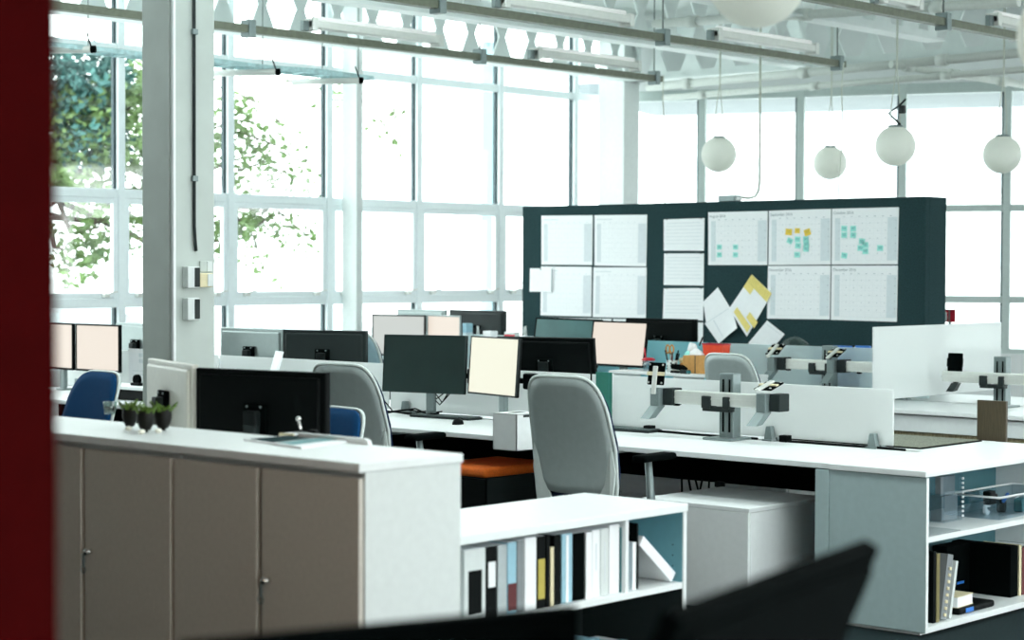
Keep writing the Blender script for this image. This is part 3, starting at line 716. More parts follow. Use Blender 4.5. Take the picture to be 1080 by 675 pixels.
monitor(12.0, 11.94, 181, 1.268, .58, .34, 'screenoff', 'pale monitor back in the far row, peeping over the light grey screen', back='silverback', case='steel')
monitor(11.25, P(597, 11.25), 8, 1.250, .60, .37, 'screenteal', 'tilted monitor with blank teal screen in front of the left calendars', roll=.6, pitch=11)
monitor(11.05, P(652, 11.05), 3, 1.245, .50, .335, 'screenwarm', 'tilted monitor with lit beige screen below the calendars, beside the blank teal one', roll=.5, pitch=9, stand='light')
monitor(11.95, P(698, 11.95), 184, 1.243, .66, .37, 'screenoff', 'black monitor back just below the three pinned sheets')
monitor(8.10, P(103, 8.10), 1, 1.228, .50, .335, 'screenwarm', 'lit beige monitor above the blue chair at the far left', stand='light')
monitor(8.10, P(58, 8.10) , -3, 1.228, .48, .335, 'screenwarm', 'lit beige monitor cut off by the dark red wall', stand='light')
monitor(8.75, P(148, 8.75), 176, 1.215, .60, .35, 'screenoff', 'silver monitor back half hidden by the left side of the big column', back='silverback', case='darkgrey')

for mm, w_ in ((mC, .63), (mD, .50)):
    b = MB(); b.box(.05, .11, -w_ / 2 - .055, -w_ / 2 + .03, .21, .30, bev=.01); b.box(.055, .085, -w_ / 2, -.02, .24, .27, bev=.006); obj('arm_joint', b, M['black'], mm)
# foreground monitors, out of focus, on a desk below the picture
fd = thing('foreground_desk', 'white desk under the two blurred black monitors in the foreground', 'desk', (2.2, 1.5, 0))
b = MB(); b.box(-.85, .9, -.62, .75, TZ - .027, TZ, bev=.004); obj('desk_top', b, M['white'], fd)
for x in (-.8, .85):
    for y in (-.57, .70):
        b = MB(); b.box(x - .025, x + .025, y - .025, y + .025, 0, TZ - .027, bev=.004); obj('leg', b, M['offwhite'], fd)
pa = on(604, 638, 'z', 1.15); pb = on(190, 676, 'z', 1.15)
v = pa - pb; yaw = math.degrees(math.atan2(v.x, -v.y)); c = (pa + pb) / 2
monitor(c.x, c.y, yaw + 180, 1.15, v.length, .34, 'screenoff', 'blurred black monitor edge at the bottom of the picture, left of centre', back='softblack', case='softblack')
pa = on(869, 557, 'z', 1.25); pb = on(648, 628, 'z', 1.25)
v = pa - pb; yaw = math.degrees(math.atan2(v.x, -v.y)); c = (pa + pb) / 2
monitor(c.x, c.y, yaw + 180, 1.25, v.length, .36, 'screenoff', 'blurred black tilted monitor at the bottom right of the picture', back='softblack', case='softblack', pitch=22)

# ================================================================== MONITOR RAILS (empty arms)
def vesa_head(t, y, z, x, tilt, nm='head'):
    """slide bracket, tilt joint, square plate; faces -x"""
    b = MB(); b.box(x - .075, x - .02, y - .03, y + .03, z - .05, z + .045, bev=.004)
    for dz in (-.025, .0, .02): b.box(x - .079, x - .074, y - .018, y - .006, z + dz - .006, z + dz + .006); 
    b.prism([(x - .075, y - .03, z - .05), (x - .02, y - .03, z - .05), (x - .10, y - .03, z - .11), (x - .16, y - .03, z - .115)], (0, .06, 0))
    br = obj('slide_bracket', b, M['steel'], t)
    b = MB(); b.box(x - .045, x + .045, y - .095, y - .032, z - .045, z + .045, bev=.005); obj('clamp_block', b, M['darkgrey'], t)
    mt = Matrix.Translation((x - .06, y, z + .06)) @ Matrix.Rotation(R(tilt), 4, 'Y')
    b = MB(); b.box(-.010, 0, -.055, .055, .0, .12, bev=.005, mtx=mt)
    pl = obj('mount_plate', b, M['softblack'], t)
    b = MB(); b.box(-.015, -.009, -.056, .056, .05, .07, mtx=mt); obj('plate_strip', b, M['olive' if False else 'cream'], t)
    b = MB(); b.box(-.024, -.012, -.014, .014, -.05, .10, bev=.003, mtx=mt); obj('tilt_arm', b, M['alu'], t)
    b = MB()
    for dy in (-.043, .043):
        for dz in (.012, .108): b.cyl(mt @ Vector((-.014, dy, dz)), mt @ Vector((-.008, dy, dz)), .006, seg=8)
    obj('plate_screw', b, M['chrome'], t)
def arm_rail(x, ypost, ztop, ya, yb, zb, heads, label):
    t = thing('monitor_arm_rail', label, 'monitor arm', (x, ypost, TZ), 0, 'empty monitor arm rails')
    b = MB(); b.box(-.035, .035, -.045, .045, 0, ztop - TZ, bev=.005); b.box(-.037, -.034, -.006, .006, .01, ztop - TZ - .02, bev=.0); b.box(-.12, .08, -.09, .09, 0, .012, bev=.004); obj('post', b, M['steel'], t)
    b = MB(); b.box(-.039, -.036, -.028, -.018, .04, ztop - TZ - .03); b.box(-.039, -.036, .012, .022, .04, ztop - TZ - .03); obj('post_groove', b, M['softblack'], t)
    z = zb - TZ; b = MB(); b.box(-.085, -.040, ya - ypost, yb - ypost, z - .036, z + .036, bev=.006); b.box(-.089, -.084, ya - ypost, yb - ypost, z - .006, z + .004); obj('beam', b, M['alu'], t)
    b = MB(); b.box(-.10, -.035, .06, .115, z - .05, z + .015, bev=.005); b.box(-.10, -.035, -.06, -.02, z - .05, z + .015, bev=.005); b.box(-.09, -.04, -.06, .115, z - .065, z - .04, bev=.004); obj('beam_clamp', b, M['darkgrey'], t)
    b = MB()
    for yk in (.30, -.28): 
        if ya - ypost < yk < yb - ypost: b.box(-.08, -.05, yk - .012, yk + .012, z - .048, z - .034, bev=.002)
    if len(b.bm.verts): obj('stop_screw', b, M['softblack'], t)
    for (hy, tilt) in heads: vesa_head(t, hy - ypost, z, -.062, tilt)
    return t
yp = on(764, 430, 'x', 8.2).y
arm_rail(8.25, yp, 1.085, on(826, 427, 'x', 8.18).y, on(690, 412, 'x', 8.18).y, .952, [(on(691, 412, 'x', 8.12).y, 8), (on(803, 425, 'x', 8.12).y, 74)], 'empty monitor arm rail on the front bench, one plate upright and one tipped flat')
arm_rail(11.45, on(871, 385, 'x', 11.4).y, 1.10, 6.70, on(812, 380, 'x', 11.4).y, .965, [(on(814, 380, 'x', 11.33).y, 55), (on(877, 380, 'x', 11.33).y, 65)], 'empty monitor arm rail on the second bench, left of the tall frosted screen')
arm_rail(11.45, on(1057, 400, 'x', 11.45).y, 1.068, on(1100, 400, 'x', 11.4).y, on(996, 398, 'x', 11.4).y, on(1030, 398, 'x', 11.4).z, [], 'empty monitor arm rail in front of the tall frosted screen at the right edge')
t = [o for o in COL.objects if o.name.startswith('monitor_arm_rail') and o.parent is None][-1]
yy = on(1008, 381, 'x', 11.38).y - t.location.y; zz = on(1008, 398, 'x', 11.38).z - TZ
b = MB(); mt = Matrix.Translation((-.075, yy, zz + .04)) @ Matrix.Rotation(R(4), 4, 'Y'); b.box(-.01, 0, -.055, .055, 0, .12, bev=.006, mtx=mt); b.box(-.012, -.004, -.058, .058, .03, .085, bev=.0, mtx=mt); obj('mount_plate', b, M['softblack'], t)
b = MB(); b.prism([(-.09, yy - .03, zz - .036), (-.05, yy - .03, zz - .036), (-.10, yy - .03, zz - .085), (-.16, yy - .03, zz - .09)], (0, .05, 0)); obj('release_lever', b, M['darkgrey'], t)
# ================================================================== GREY CUPBOARDS (foreground left)
SX, SZ, SD = 3.87, 1.06, .425
ys = [on(px, 500, 'x', SX).y for px in (379.5, 273, 181, 87)]; ys.append(ys[3] + (ys[2] - ys[3]) * -1.0)
def cupboard(y0, ym, y1, label, knobs):
    t = thing('cupboard', label, 'cupboard', (SX, y0, 0), 0, 'grey cupboards under the long white top')
    w = y1 - y0; m = ym - y0; h = SZ - .028
    b = MB(); b.box(.022, SD, 0, .02, .05, h); b.box(.022, SD, w - .02, w, .05, h); b.box(SD - .015, SD, .02, w - .02, .05, h); b.box(.03, SD, .02, w - .02, .05, .07); b.box(.03, SD, .02, w - .02, h - .02, h); b.box(.06, SD, .0, w, 0, .05)
    obj('carcass', b, M['offwhite'], t)
    for (a, c), kn in zip(((.004, m - .012), (m + .012, w - .012)), knobs):
        b = MB(); b.box(0, .019, a, c, .06, h - .018, bev=.0025); d = obj('door', b, M['beige'], t)
        if kn:
            ky = c - .035; kz = kn
            b = MB(); b.cyl((0, ky, kz), (-.018, ky, kz), .009, seg=14); b.lathe([(0, 0), (.012, .003), (.012, .008), (0, .01)], seg=14, mtx=Matrix.Translation((-.018, ky, kz)) @ Matrix.Rotation(R(-90), 4, 'Y')); obj('lock', b, M['chrome'], d)
            b = MB(); b.box(-.026, -.023, ky + .004, ky + .016, kz - .05, kz - .006, bev=.001); b.tube([(-.0245, ky + .010 + .012 * math.cos(a), kz - .058 + .012 * math.sin(a)) for a in [k * PI / 6 for k in range(12)]], .0022, 6, closed=True); obj('key', b, M['steel'], d)
    return t
kz1 = on(284, 612, 'x', SX).z; kz2 = on(98, 582, 'x', SX).z
cupboard(ys[0], ys[1], ys[2], 'grey two-door cupboard at the right end of the long white top', (kz1, 0))
cupboard(ys[2] + .004, ys[3], ys[4], 'grey two-door cupboard left of the first, partly hidden by the red wall', (kz2, 0))
# a third cupboard reaches behind the red wall
t = thing('worktop', 'long white worktop lying on the grey cupboards', 'worktop', (SX, ys[0], SZ - .0275))
b = MB(); b.box(-.008, SD + .006, -.006, ys[4] - ys[0] + .35, 0, .0275, bev=.003); obj('slab', b, M['white'], t)
cupboard(ys[4] + .004, ys[4] + .45, ys[4] + .95, 'grey cupboard mostly behind the dark red wall', (0, 0))
# low white screen behind the cupboards
p = on(391, 462, 'x', 4.31)
t = thing('low_screen', 'low white rounded screen edge standing just behind the worktop, below the blue chair', 'desk screen', (4.299, p.y, 0))
b = MB(); h = TZ + on(385, 458.5, 'x', 4.31).z - TZ; L = .34; r = .02; h -= .012
b.prism([(0, 0, 0), (0, 0, h - r), (0, r * .3, h - r * .3), (0, r, h), (0, L, h), (0, L, 0)], (.018, 0, 0)); obj('panel', b, M['white'], t)

# plants, brochure, clip on the worktop
def on_top(px, py): return on(px, py, 'z', SZ)
for i, (px, py, r, lb) in enumerate(((137, 452, .027, 'small dark plant pot, leftmost of the three on the worktop'), (153.5, 456, .030, 'small dark plant pot in the middle of the three on the worktop'), (172, 454, .031, 'small dark plant pot, rightmost of the three on the worktop'))):
    p = on_top(px, py)
    t = thing('plant_pot', lb, 'potted plant', p, i * .7, 'small potted plants on the worktop')
    b = MB(); b.lathe([(0, .008), (r * .55, .008), (r * .85, .025), (r, .05), (r * .95, .068), (r * .85, .075), (r * .75, .07), (0, .068)], seg=22); b.cyl((0, 0, 0), (0, 0, .012), r * .3, seg=12); obj('pot', b, M['pot'], t)
    b = MB()
    for k in range(16):
        a = k * 2.4; rr = .004 + r * .05 * k; d = Vector((math.cos(a), math.sin(a), 0)); u = Vector((-d.y, d.x, 0)); B = d * rr + Vector((0, 0, .068)); T = B + d * (.014 + .022 * random.random()) + Vector((0, 0, .016 + .02 * random.random()))
        m = (B + T) / 2; b.quad(B - u * .004, B + u * .004, m + u * .009 + Vector((0, 0, .004)), T); b.quad(B - u * .004, T, T, m - u * .006) if False else None
        b.prism([B - u * .008, B + u * .008, T], d * .003 + Vector((0, 0, -.002)))
    obj('leaves', b, M['leafy'], t)
for i, (px, py) in enumerate(((141, 453.5), (155, 457), (161, 452.5), (172.5, 456))):
    p = on_top(px, py); t = tag(obj('pebble', MB().sphere((0, 0, .0), .011, 2, (1.25, 1.0, .75)), M['pebble'], None, p + Vector((-.03, -.01, .008))), 'white pebble ' + ['under the left pot', 'in front of the middle pot', 'between the middle and right pots', 'under the right pot'][i], 'pebble', 'white pebbles by the plant pots')
q = [on_top(*a) for a in ((257, 464.5), (318, 474), (372, 466), (322, 459))]
c = sum(q, Vector()) / 4
t = thing('brochure', 'dark teal printed brochure lying open on the worktop', 'brochure', (c.x, c.y, SZ))
for k, (i0, i1, j0, j1) in enumerate(((0, .5, 0, 1), (.5, 1, 0, 1))):
    L = lambda s, u: (q[0] * (1 - s) + q[3] * s) * (1 - u) + (q[1] * (1 - s) + q[2] * s) * u
    b = MB(); pts = [L(j0, i0), L(j0, i1), L(j1, i1), L(j1, i0)]
    b.prism([(v.x - c.x, v.y - c.y, .0005) for v in pts], (0, 0, .004 + .002 * k)); obj('page_block', b, M['paper'], t)
    e = .06; pts = [L(j0 + e, i0 + (i1 - i0) * e), L(j0 + e, i1 - (i1 - i0) * (.04 if k == 0 else .4)), L(j1 - e, i1 - (i1 - i0) * (.04 if k == 0 else .3)), L(j1 - e, i0 + (i1 - i0) * e)]
    b = MB(); b.prism([(v.x - c.x, v.y - c.y, .0046 + .002 * k) for v in pts], (0, 0, .0004)); obj('printed_picture', b, M['printdark' if k == 0 else 'tealpale'], t)
p = on_top(318, 459)
t = thing('desk_clip', 'small black and chrome clip standing by the brochure', 'clip', p, R(20))
b = MB(); b.box(-.02, .02, -.045, .03, 0, .012, bev=.004); b.box(-.012, .012, -.06, -.03, .0, .02, bev=.004); obj('base', b, M['black'], t)
b = MB(); b.tube([(0, 0, .01), (.004, .008, .03), (0, .012, .05)], .004, 8); b.sphere((0, .012, .055), .009, 2); obj('knob_arm', b, M['chrome'], t)
p = on_top(309, 460)
t = thing('note_pad', 'small white note pad beside the black clip on the worktop', 'note pad', p, R(10)); b = MB(); b.box(-.03, .03, -.025, .035, 0, .010, bev=.001); obj('sheets', b, M['paper'], t)
b = MB(); b.box(-.031, -.024, -.026, .036, 0, .0115, bev=.001); obj('glued_edge', b, M['cream'], t)
p = on_top(116, 437)
t = thing('glass_tumbler', 'small dark glass tumbler on the far edge of the worktop by the blue chair', 'glass', p); b = MB(); b.lathe([(0, 0), (.022, 0), (.027, .05), (.025, .05), (.02, .006), (0, .006)], seg=18); obj('cup', b, M['dome'], t)
b = MB(); b.lathe([(0, .007), (.019, .007), (.022, .03), (0, .03)], seg=18); obj('drink', b, M['black'], t)

# ================================================================== OPEN BOOKCASE (end of the first desk)
BX0, BX1, BY0, BY1 = 4.325, 5.872, 4.425, 4.935
SHZ = on(702, 624.5, 'y', BY0).z            # underside front edge of its shelf
t = thing('open_bookcase', 'low white open bookcase full of binders, in front of the big grey chair', 'bookcase', (BX0, BY0, 0))
W, D = BX1 - BX0, BY1 - BY0
b = MB(); b.box(-.003, W + .003, -.004, D, TZ - .03, TZ, bev=.0025); obj('top', b, M['white'], t)
for x in (0, W - .02): b = MB(); b.box(x, x + .02, 0, D, 0.02, TZ - .03, bev=.0015); obj('side_panel', b, M['white'], t)
XD = on(663.5, 600, 'y', BY0).x - BX0
b = MB(); b.box(XD - .009, XD + .009, .01, D - .01, SHZ + .024, TZ - .03); obj('divider', b, M['white'], t)
b = MB(); b.box(.02, W - .02, .004, D - .012, SHZ, SHZ + .024, bev=.0015); obj('shelf', b, M['white'], t)
b = MB(); b.box(.02, W - .02, .004, D - .012, .03, .052, bev=.0015); b.box(.03, W - .03, .03, D - .03, 0, .03); obj('bottom', b, M['white'], t)
b = MB(); b.box(.02, W - .02, D - .012, D, SHZ + .01, TZ - .03); b.box(W - .0212, W - .0202, .006, D - .012, SHZ + .024, TZ - .03); obj('back_panel', b, M['teal_shade'], t)  # teal paints the inside shade, on the back and a thin side sheet
b = MB(); b.box(.02, W - .02, D - .012, D, .03, SHZ + .01); obj('lower_back_shaded', b, M['darkgrey'], t)  # dark grey paints the shade of the lower compartment
b = MB(); b.box(W - .0212, W - .0202, .006, D - .013, .053, SHZ - .001); obj('lower_side_shade', b, M['darkgrey'], t)  # thin dark sheet painting shade over the white side panel
b = MB()
for z in (.50, .54, .58): b.cyl((W - .0222, .05, z), (W - .020, .05, z), .003, seg=8)
obj('peg_hole', b, M['darkgrey'], t)
SF = SHZ + .0242
def book(px0, px1, pytop, body, label, lab=None, labz=(.2, .75), labw=.7, depth=.26, kind='binder', y=BY0 + .03, shelfz=SF, extra=None, cat=None, hmax=.60):
    xm = (px0 + px1) / 2; x0 = on(px0, 600, 'y', y).x; x1 = on(px1, 600, 'y', y).x; h = min(on(xm, pytop, 'y', y).z - shelfz, TZ - .036 - shelfz if shelfz > .3 else 9)
    w = x1 - x0 - .0015
    o = thing(kind, label, cat or kind, ((x0 + x1) / 2, y, shelfz), 0, 'binders and books in the open bookcase')
    if kind == 'book':
        b = MB(); b.box(-w / 2 + .002, w / 2 - .002, .003, depth - .004, .003, h - .003); obj('pages', b, M['paper'], o)
        b = MB(); b.box(-w / 2, -w / 2 + .002, 0, depth, 0, h); b.box(w / 2 - .002, w / 2, 0, depth, 0, h); b.box(-w / 2, w / 2, -.002, .002, 0, h, bev=.0008); obj('cover', b, M[body], o)
    else:
        b = MB(); b.box(-w / 2, w / 2, 0, depth, 0, h, bev=min(.003, w * .12)); obj('cover', b, M[body], o)
        b = MB(); b.box(-w / 2 + .002, w / 2 - .002, .004, depth + .001, h - .004, h + .0008); obj('page_tops', b, M['print_'], o)
    if lab: b = MB(); b.box(-w / 2 * labw, w / 2 * labw, -.0012, .001, h * labz[0], h * labz[1]); obj('spine_label', b, M[lab], o)
    return o
book(489.5, 512.5, 579, 'offwhite', 'wide white box file with a large black label, first from the left on the shelf', 'black', (.10, .70), .62)
book(513, 524.5, 576, 'black', 'black binder with white spine label beside the wide white box file', 'paper', (.42, .78), .66)
book(525, 535, 575, 'greybook', 'pale grey binder right of the black one with the white label')
book(535.5, 545, 572, 'bluepaper', 'pale blue binder with dark red lower spine', 'maroon', (.05, .42), .94)
book(545.5, 553, 570, 'midgrey', 'mid grey binder right of the one with the dark red spine')
book(553.5, 566, 567, 'paper', 'plain white binder left of the yellow-labelled one')
book(566.5, 575.5, 565.5, 'black', 'dark binder with olive yellow label', 'olive', (.12, .68), .8)
book(576, 579.5, 565, 'black', 'thin black book next to the yellow-labelled binder', kind='book')
book(580, 584, 577, 'cream', 'thin short cream book among the black ones', kind='book')
book(584.5, 592, 564, 'black', 'black binder left of the light blue one')
book(592.5, 604, 563, 'bluepaper', 'light blue binder in the middle of the shelf', 'paper', (.0, .98), .25)
book(604.5, 617, 562, 'softblack', 'wide navy black binder right of the light blue one')
book(617.5, 624, 561.5, 'paper', 'white book, first in the row of white spines', kind='book')
book(624.5, 633, 559, 'paper', 'white binder, second in the row of white spines', 'print_', (.4, .8), .15)
book(633.5, 642, 557.5, 'offwhite', 'off-white binder, third in the row of white spines', 'print_', (.2, .8), .12)
book(642.5, 653.5, 553.5, 'paper', 'tall white binder, last in the row of white spines')
book(654, 656.6, 556, 'teal', 'very thin dark teal book by the divider', kind='book')
book(657, 660, 553, 'bluepaper', 'thin light blue book touching the divider', kind='book')
book(666.5, 670.5, 572, 'paper', 'thin white book just right of the divider', kind='book')
book(671, 673, 552, 'black', 'thin tall black folder right of the divider', kind='book')
a = on(679.5, 586, 'y', BY0 + .03); e = on(712, 623, 'y', BY0 + .03); v = Vector((e.x - a.x, 0, e.z - a.z)); ang = math.atan2(-v.z, v.x); L = v.length + .01
o = thing('binder', 'white binder leaning slantwise alone in the right compartment', 'binder', (e.x - .022, BY0 + .03, SF + .001), 0, 'binders and books in the open bookcase')
mt = Matrix.Rotation(ang, 4, 'Y') if True else None
b = MB(); b.box(-L, 0, 0, .30, .0, .042, bev=.002, mtx=mt); obj('cover', b, M['paper'], o)
b = MB(); b.box(-L + .005, -.005, .012, .304, .006, .036, mtx=mt); obj('pages', b, M['print_'], o)
for i, (px, py, w, h, lb) in enumerate(((668, 655, .13, .10, 'white paper bundle on the bottom shelf of the open bookcase, right one'), (640, 662, .10, .12, 'pale paper bundle on the bottom shelf of the open bookcase, left one'))):
    x = on(px, py, 'y', BY0 + .1).x; o = thing('paper_bundle', lb, 'papers', (x, BY0 + .08, .052), 0, 'paper bundles on the bottom shelf')
    b = MB()
    for k in range(6): b.box(-w / 2 + .003 * math.sin(k * 2), w / 2 + .003 * math.sin(k * 2), .002 * (k % 2), .25, h * k / 6 * 1.6, h * (k + 1) / 6 * 1.6 - .001)
    obj('sheets', b, M['paper' if i == 0 else 'bluepaper'], o); b = MB(); b.box(-w / 2 - .002, w / 2 + .002, .1, .13, -.0, h * 1.6 + .002) ; obj('paper_band', b, M['bluepaper'], o)

# ================================================================== WHITE PEDESTALS
def pedestal(x0, x1, y0, y1, z1, label, drawers=3, m='offwhite', front='x'):
    t = thing('pedestal', label, 'pedestal', (x0, y0, 0)); W, D = x1 - x0, y1 - y0
    b = MB(); b.box(.018, W, .0, D, .03, z1 - .022, bev=.002); obj('body', b, M[m], t)
    b = MB(); b.box(0, W + .002, -.002, D + .002, z1 - .021, z1, bev=.003); obj('top', b, M[m], t)
    h = (z1 - .05) / drawers
    for k in range(drawers):
        b = MB(); b.box(0, .0175, .003, D - .003, .032 + h * k, .032 + h * (k + 1) - .004, bev=.0015); d = obj('drawer', b, M[m], t)
    for x in (.05, W - .05):
        for y in (.05, D - .05): b = MB(); b.cyl((x, y, 0), (x, y, .03), .02, seg=12); obj('caster', b, M['softblack'], t)
    return t
pedestal(7.36, 8.02, 5.19, 5.82, .52, 'white block pedestal standing under the front bench edge', 1, 'white')
pedestal(8.5, 9.0, 6.45, 6.88, .56, 'white pedestal far under the front bench, seen past the chair seat', 3, 'white')
pedestal(8.5, 9.0, 5.75, 6.2, .56, 'white pedestal far under the front bench behind the hanging cables', 3, 'white')
# black pedestal with orange cushion
q = on(512, 497, 'z', .55); q2 = on(566, 484, 'z', .55)
t = thing('pedestal', 'dark pedestal with an orange seat cushion under the front bench', 'pedestal', (q.x, q.y, 0)); W, D = .55, .42
b = MB(); b.box(.018, W, 0, D, .03, .51, bev=.003); obj('body', b, M['darkgrey'], t)
for k in range(2): b = MB(); b.box(0, .0175, .003, D - .003, .033 + .24 * k, .265 + .24 * k, bev=.002); d = obj('drawer', b, M['black'], t); b = MB(); b.cyl((-.004, D - .05, .24 + .24 * k), (.001, D - .05, .24 + .24 * k), .008, seg=12); obj('lock', b, M['chrome'], d)
b = MB(); b.box(-.006, W + .006, -.006, D + .006, .511, .565, bev=.02, seg=4); obj('cushion', b, M['orange'], t)
for x in (.05, W - .05):
    for y in (.05, D - .05): b = MB(); b.cyl((x, y, 0), (x, y, .03), .02, seg=12); obj('caster', b, M['softblack'], t)

# ================================================================== END CABINET (right foreground)
EX0, EX1, EY0, EY1 = 7.541, 9.11, 4.365, 4.868
t = thing('end_cabinet', 'white open end cabinet with two shelves at the right end of the front bench', 'cabinet', (EX0, EY0, 0)); W, D = EX1 - EX0, EY1 - EY0
b = MB(); b.box(-.012, W, -.004, D, TZ - .027, TZ, bev=.003); obj('top', b, M['white'], t)
for x in (0, W - .02): b = MB(); b.box(x, x + .02, 0, D, .02, TZ - .031, bev=.0015); obj('side_panel', b, M['coolgrey'] if x == 0 else M['white'], t)
b = MB(); b.box(-.001, .019, -.0025, .0, .02, TZ - .031); obj('edge_strip', b, M['white'], t)
EZ = on(978, 573, 'y', EY0).z
b = MB(); b.box(.02, W - .02, 0, D - .012, EZ, EZ + .024, bev=.0015); obj('shelf', b, M['white'], t)
b = MB(); b.box(.02, W - .02, 0, D - .012, .02, .046, bev=.0015); b.box(.04, W - .04, .05, D - .04, 0, .02); obj('bottom', b, M['white'], t)
b = MB(); b.box(.02, W - .02, D - .012, D, .02, TZ - .031); b.box(.0202, .0212, .006, D - .012, EZ + .024, TZ - .031); obj('back_panel', b, M['deep_shade'], t)  # back and thin side sheet coloured teal for the shade inside
b = MB(); b.box(-.004, .016, D + .003, D + .075, .02, TZ - .031, bev=.002); obj('filler_panel', b, M['coolgrey'], t)
UF, LF = EZ + .0242, .0462
def at_shelf(px, py, y): return on(px, py, 'y', EY0 + y)
# upper shelf
a = at_shelf(994, 535, .20); c = at_shelf(1014, 499, .20)
t = thing('acrylic_holder', 'clear and dark comb-bound holder standing behind the plastic bin on the upper shelf', 'holder', (a.x + .015, EY0 + .20, UF)); w = c.x - a.x; h = min(c.z - UF, .25)
b = MB(); b.box(0, w, 0, .006, 0, h, bev=.001); b.box(0, w, .09, .096, 0, h, bev=.001); b.box(0, .006, 0, .096, 0, h * .6); obj('clear_case', b, M['clear'], t)
b = MB(); b.box(.012, w - .012, .02, .08, .004, h * .55, bev=.002); b.box(.02, w - .02, .03, .06, h * .55, h * .95, bev=.002); obj('contents', b, M['midgrey'], t)
b = MB()
for k in range(9): b.box(w - .006, w + .006, -.004, .004, h * (.06 + .1 * k), h * (.11 + .1 * k), bev=.001)
obj('comb_binding', b, M['paper'], t)
a = at_shelf(1054, 545, .06); 
t = thing('plastic_bin', 'clear blue plastic bin filled with small things on the upper shelf', 'bin', (a.x, EY0 + .06, UF)); w, d, h = .62, .26, .105
b = MB(); b.box(0, w, 0, .004, 0, h); b.box(0, w, d - .004, d, 0, h); b.box(0, .004, 0, d, 0, h); b.box(w - .004, w, 0, d, 0, h); b.box(0, w, 0, d, 0, .004); obj('body', b, M['clear'], t)
b = MB(); b.tube([(0, 0, h), (w, 0, h), (w, d, h), (0, d, h)], .006, 8, closed=True); obj('rim', b, M['white'], t)
b = MB(); b.box(w * .42, w * .47, -.003, 0, .0, h); obj('wall_rib', b, M['white'], t)
rnd = random.Random(5); cols = ['black', 'paper', 'bluemark', 'darkgrey', 'teal', 'paper', 'black']
names = ['black stapler body lying in the plastic bin', 'white tape roll in the plastic bin', 'bright blue marker in the plastic bin', 'dark grey puncher in the plastic bin', 'teal card box in the plastic bin', 'white cable coil in the plastic bin', 'black remote on top of the plastic bin']
for k in range(7):
    x = a.x + .06 + .075 * k; y = EY0 + .06 + .08 + .06 * (k % 2)
    o = thing('bin_item', names[k], 'desk supplies', (x, y, UF + .004 + (.06 if k in (0, 6, 2) else 0)), rnd.uniform(-.5, .5), 'supplies in the plastic bin'); o.name = ['stapler', 'tape_roll', 'marker_pen', 'hole_puncher', 'card_box', 'cable_coil', 'remote_control'][k]
    b = MB()
    if k in (1, 5): b.tube([(.03 * math.cos(q * .5), 0, .034 + .03 * math.sin(q * .5)) for q in range(12)], .011, 8, closed=False)
    elif k == 2: b.cyl((-.05, 0, .008), (.05, 0, .03), .009, seg=12)
    else: b.box(-.045, .045, -.022, .022, 0, .05 if k != 6 else .03, bev=.008); b.box(-.05, .02, -.02, .02, .045 if k != 6 else .028, .065 if k != 6 else .036, bev=.006)
    obj('body', b, M[cols[k]], o)
a = at_shelf(995, 555, .02)
t = thing('grey_sheet', 'grey sheet of card lying on the upper shelf of the end cabinet', 'card', (EX0 + .03, EY0 + .012, UF)); b = MB(); b.box(.0, .30, 0, .28, 0, .003); obj('sheet', b, M['midgrey'], t)
b = MB(); b.box(.004, .296, .004, .276, .003, .0034); obj('surface_print', b, M['greybook'], t)
# lower shelf
def lbook(px0, px1, pytop, body, label, depth=.2, y=.03, lean=0., kind='book', pages='paper'):
    x0 = at_shelf(px0, 610, y).x; x1 = at_shelf(px1, 610, y).x; xm = (px0 + px1) / 2; h = min(at_shelf(xm, pytop, y).z - LF, EZ - LF - .01); w = x1 - x0 - .001
    o = thing(kind, label, kind, (x0 + w / 2, EY0 + y, LF), 0, 'books on the lower shelf of the end cabinet'); mt = Matrix.Translation((w / 2, 0, 0)) @ Matrix.Rotation(R(lean), 4, 'Y') @ Matrix.Translation((-w / 2, 0, 0))
    b = MB(); b.box(-w / 2 + .003, w / 2 - .003, .004, depth - .004, .003, h - .003, mtx=mt); obj('pages', b, M[pages], o)
    b = MB(); b.box(-w / 2, -w / 2 + .003, 0, depth, 0, h, mtx=mt); b.box(w / 2 - .003, w / 2, 0, depth, 0, h, mtx=mt); b.box(-w / 2, w / 2, -.002, .003, 0, h, bev=.001, mtx=mt); obj('cover', b, M[body], o); return o
lbook(984, 987, 582, 'black', 'thin black book standing at the left end of the lower shelf', .2)
lbook(987.5, 991, 584, 'khaki', 'narrow olive book next to the thin black one on the lower shelf', .18)
o = lbook(992, 998, 586, 'midgrey', 'dark grey spiral notebook leaning on the olive book', .2, lean=12)
b = MB(); w0 = .012
mt = Matrix.Rotation(R(12), 4, 'Y')
for k in range(8): b.box(-.006, .014, -.008, -.001, .02 + .03 * k, .034 + .03 * k, bev=.002, mtx=mt)
obj('spiral_binding', b, M['cream'], o)
lbook(1001, 1003.5, 592, 'offwhite', 'slim white book leaning on the spiral notebook', .2, lean=13)
a = at_shelf(1002, 632, .06); c = at_shelf(1040, 632, .06)
t = thing('tablet_case', 'flat black case with a blue mark at the bottom of the lower shelf', 'case', (a.x + .05, EY0 + .04, LF)); w = c.x - a.x
b = MB(); b.box(0, w, 0, .22, 0, .032, bev=.012, seg=3); obj('case', b, M['black'], t); b = MB(); b.box(.06, .13, -.002, .002, .006, .026); obj('blue_mark', b, M['bluemark'], t)
t = thing('book', 'thick pale paperback lying flat on the black case', 'book', (a.x + .055, EY0 + .05, LF + .0325), R(4)); w = .16
b = MB(); b.box(0, w, .003, .2, .002, .048); obj('pages', b, M['paper'], t); b = MB(); b.box(-.001, w + .003, 0, .203, .048, .051); b.box(-.001, w + .003, 0, .203, 0, .002); obj('cover', b, M['cream'], t)
a = at_shelf(1003, 620, .24); c = at_shelf(1074, 575, .10)
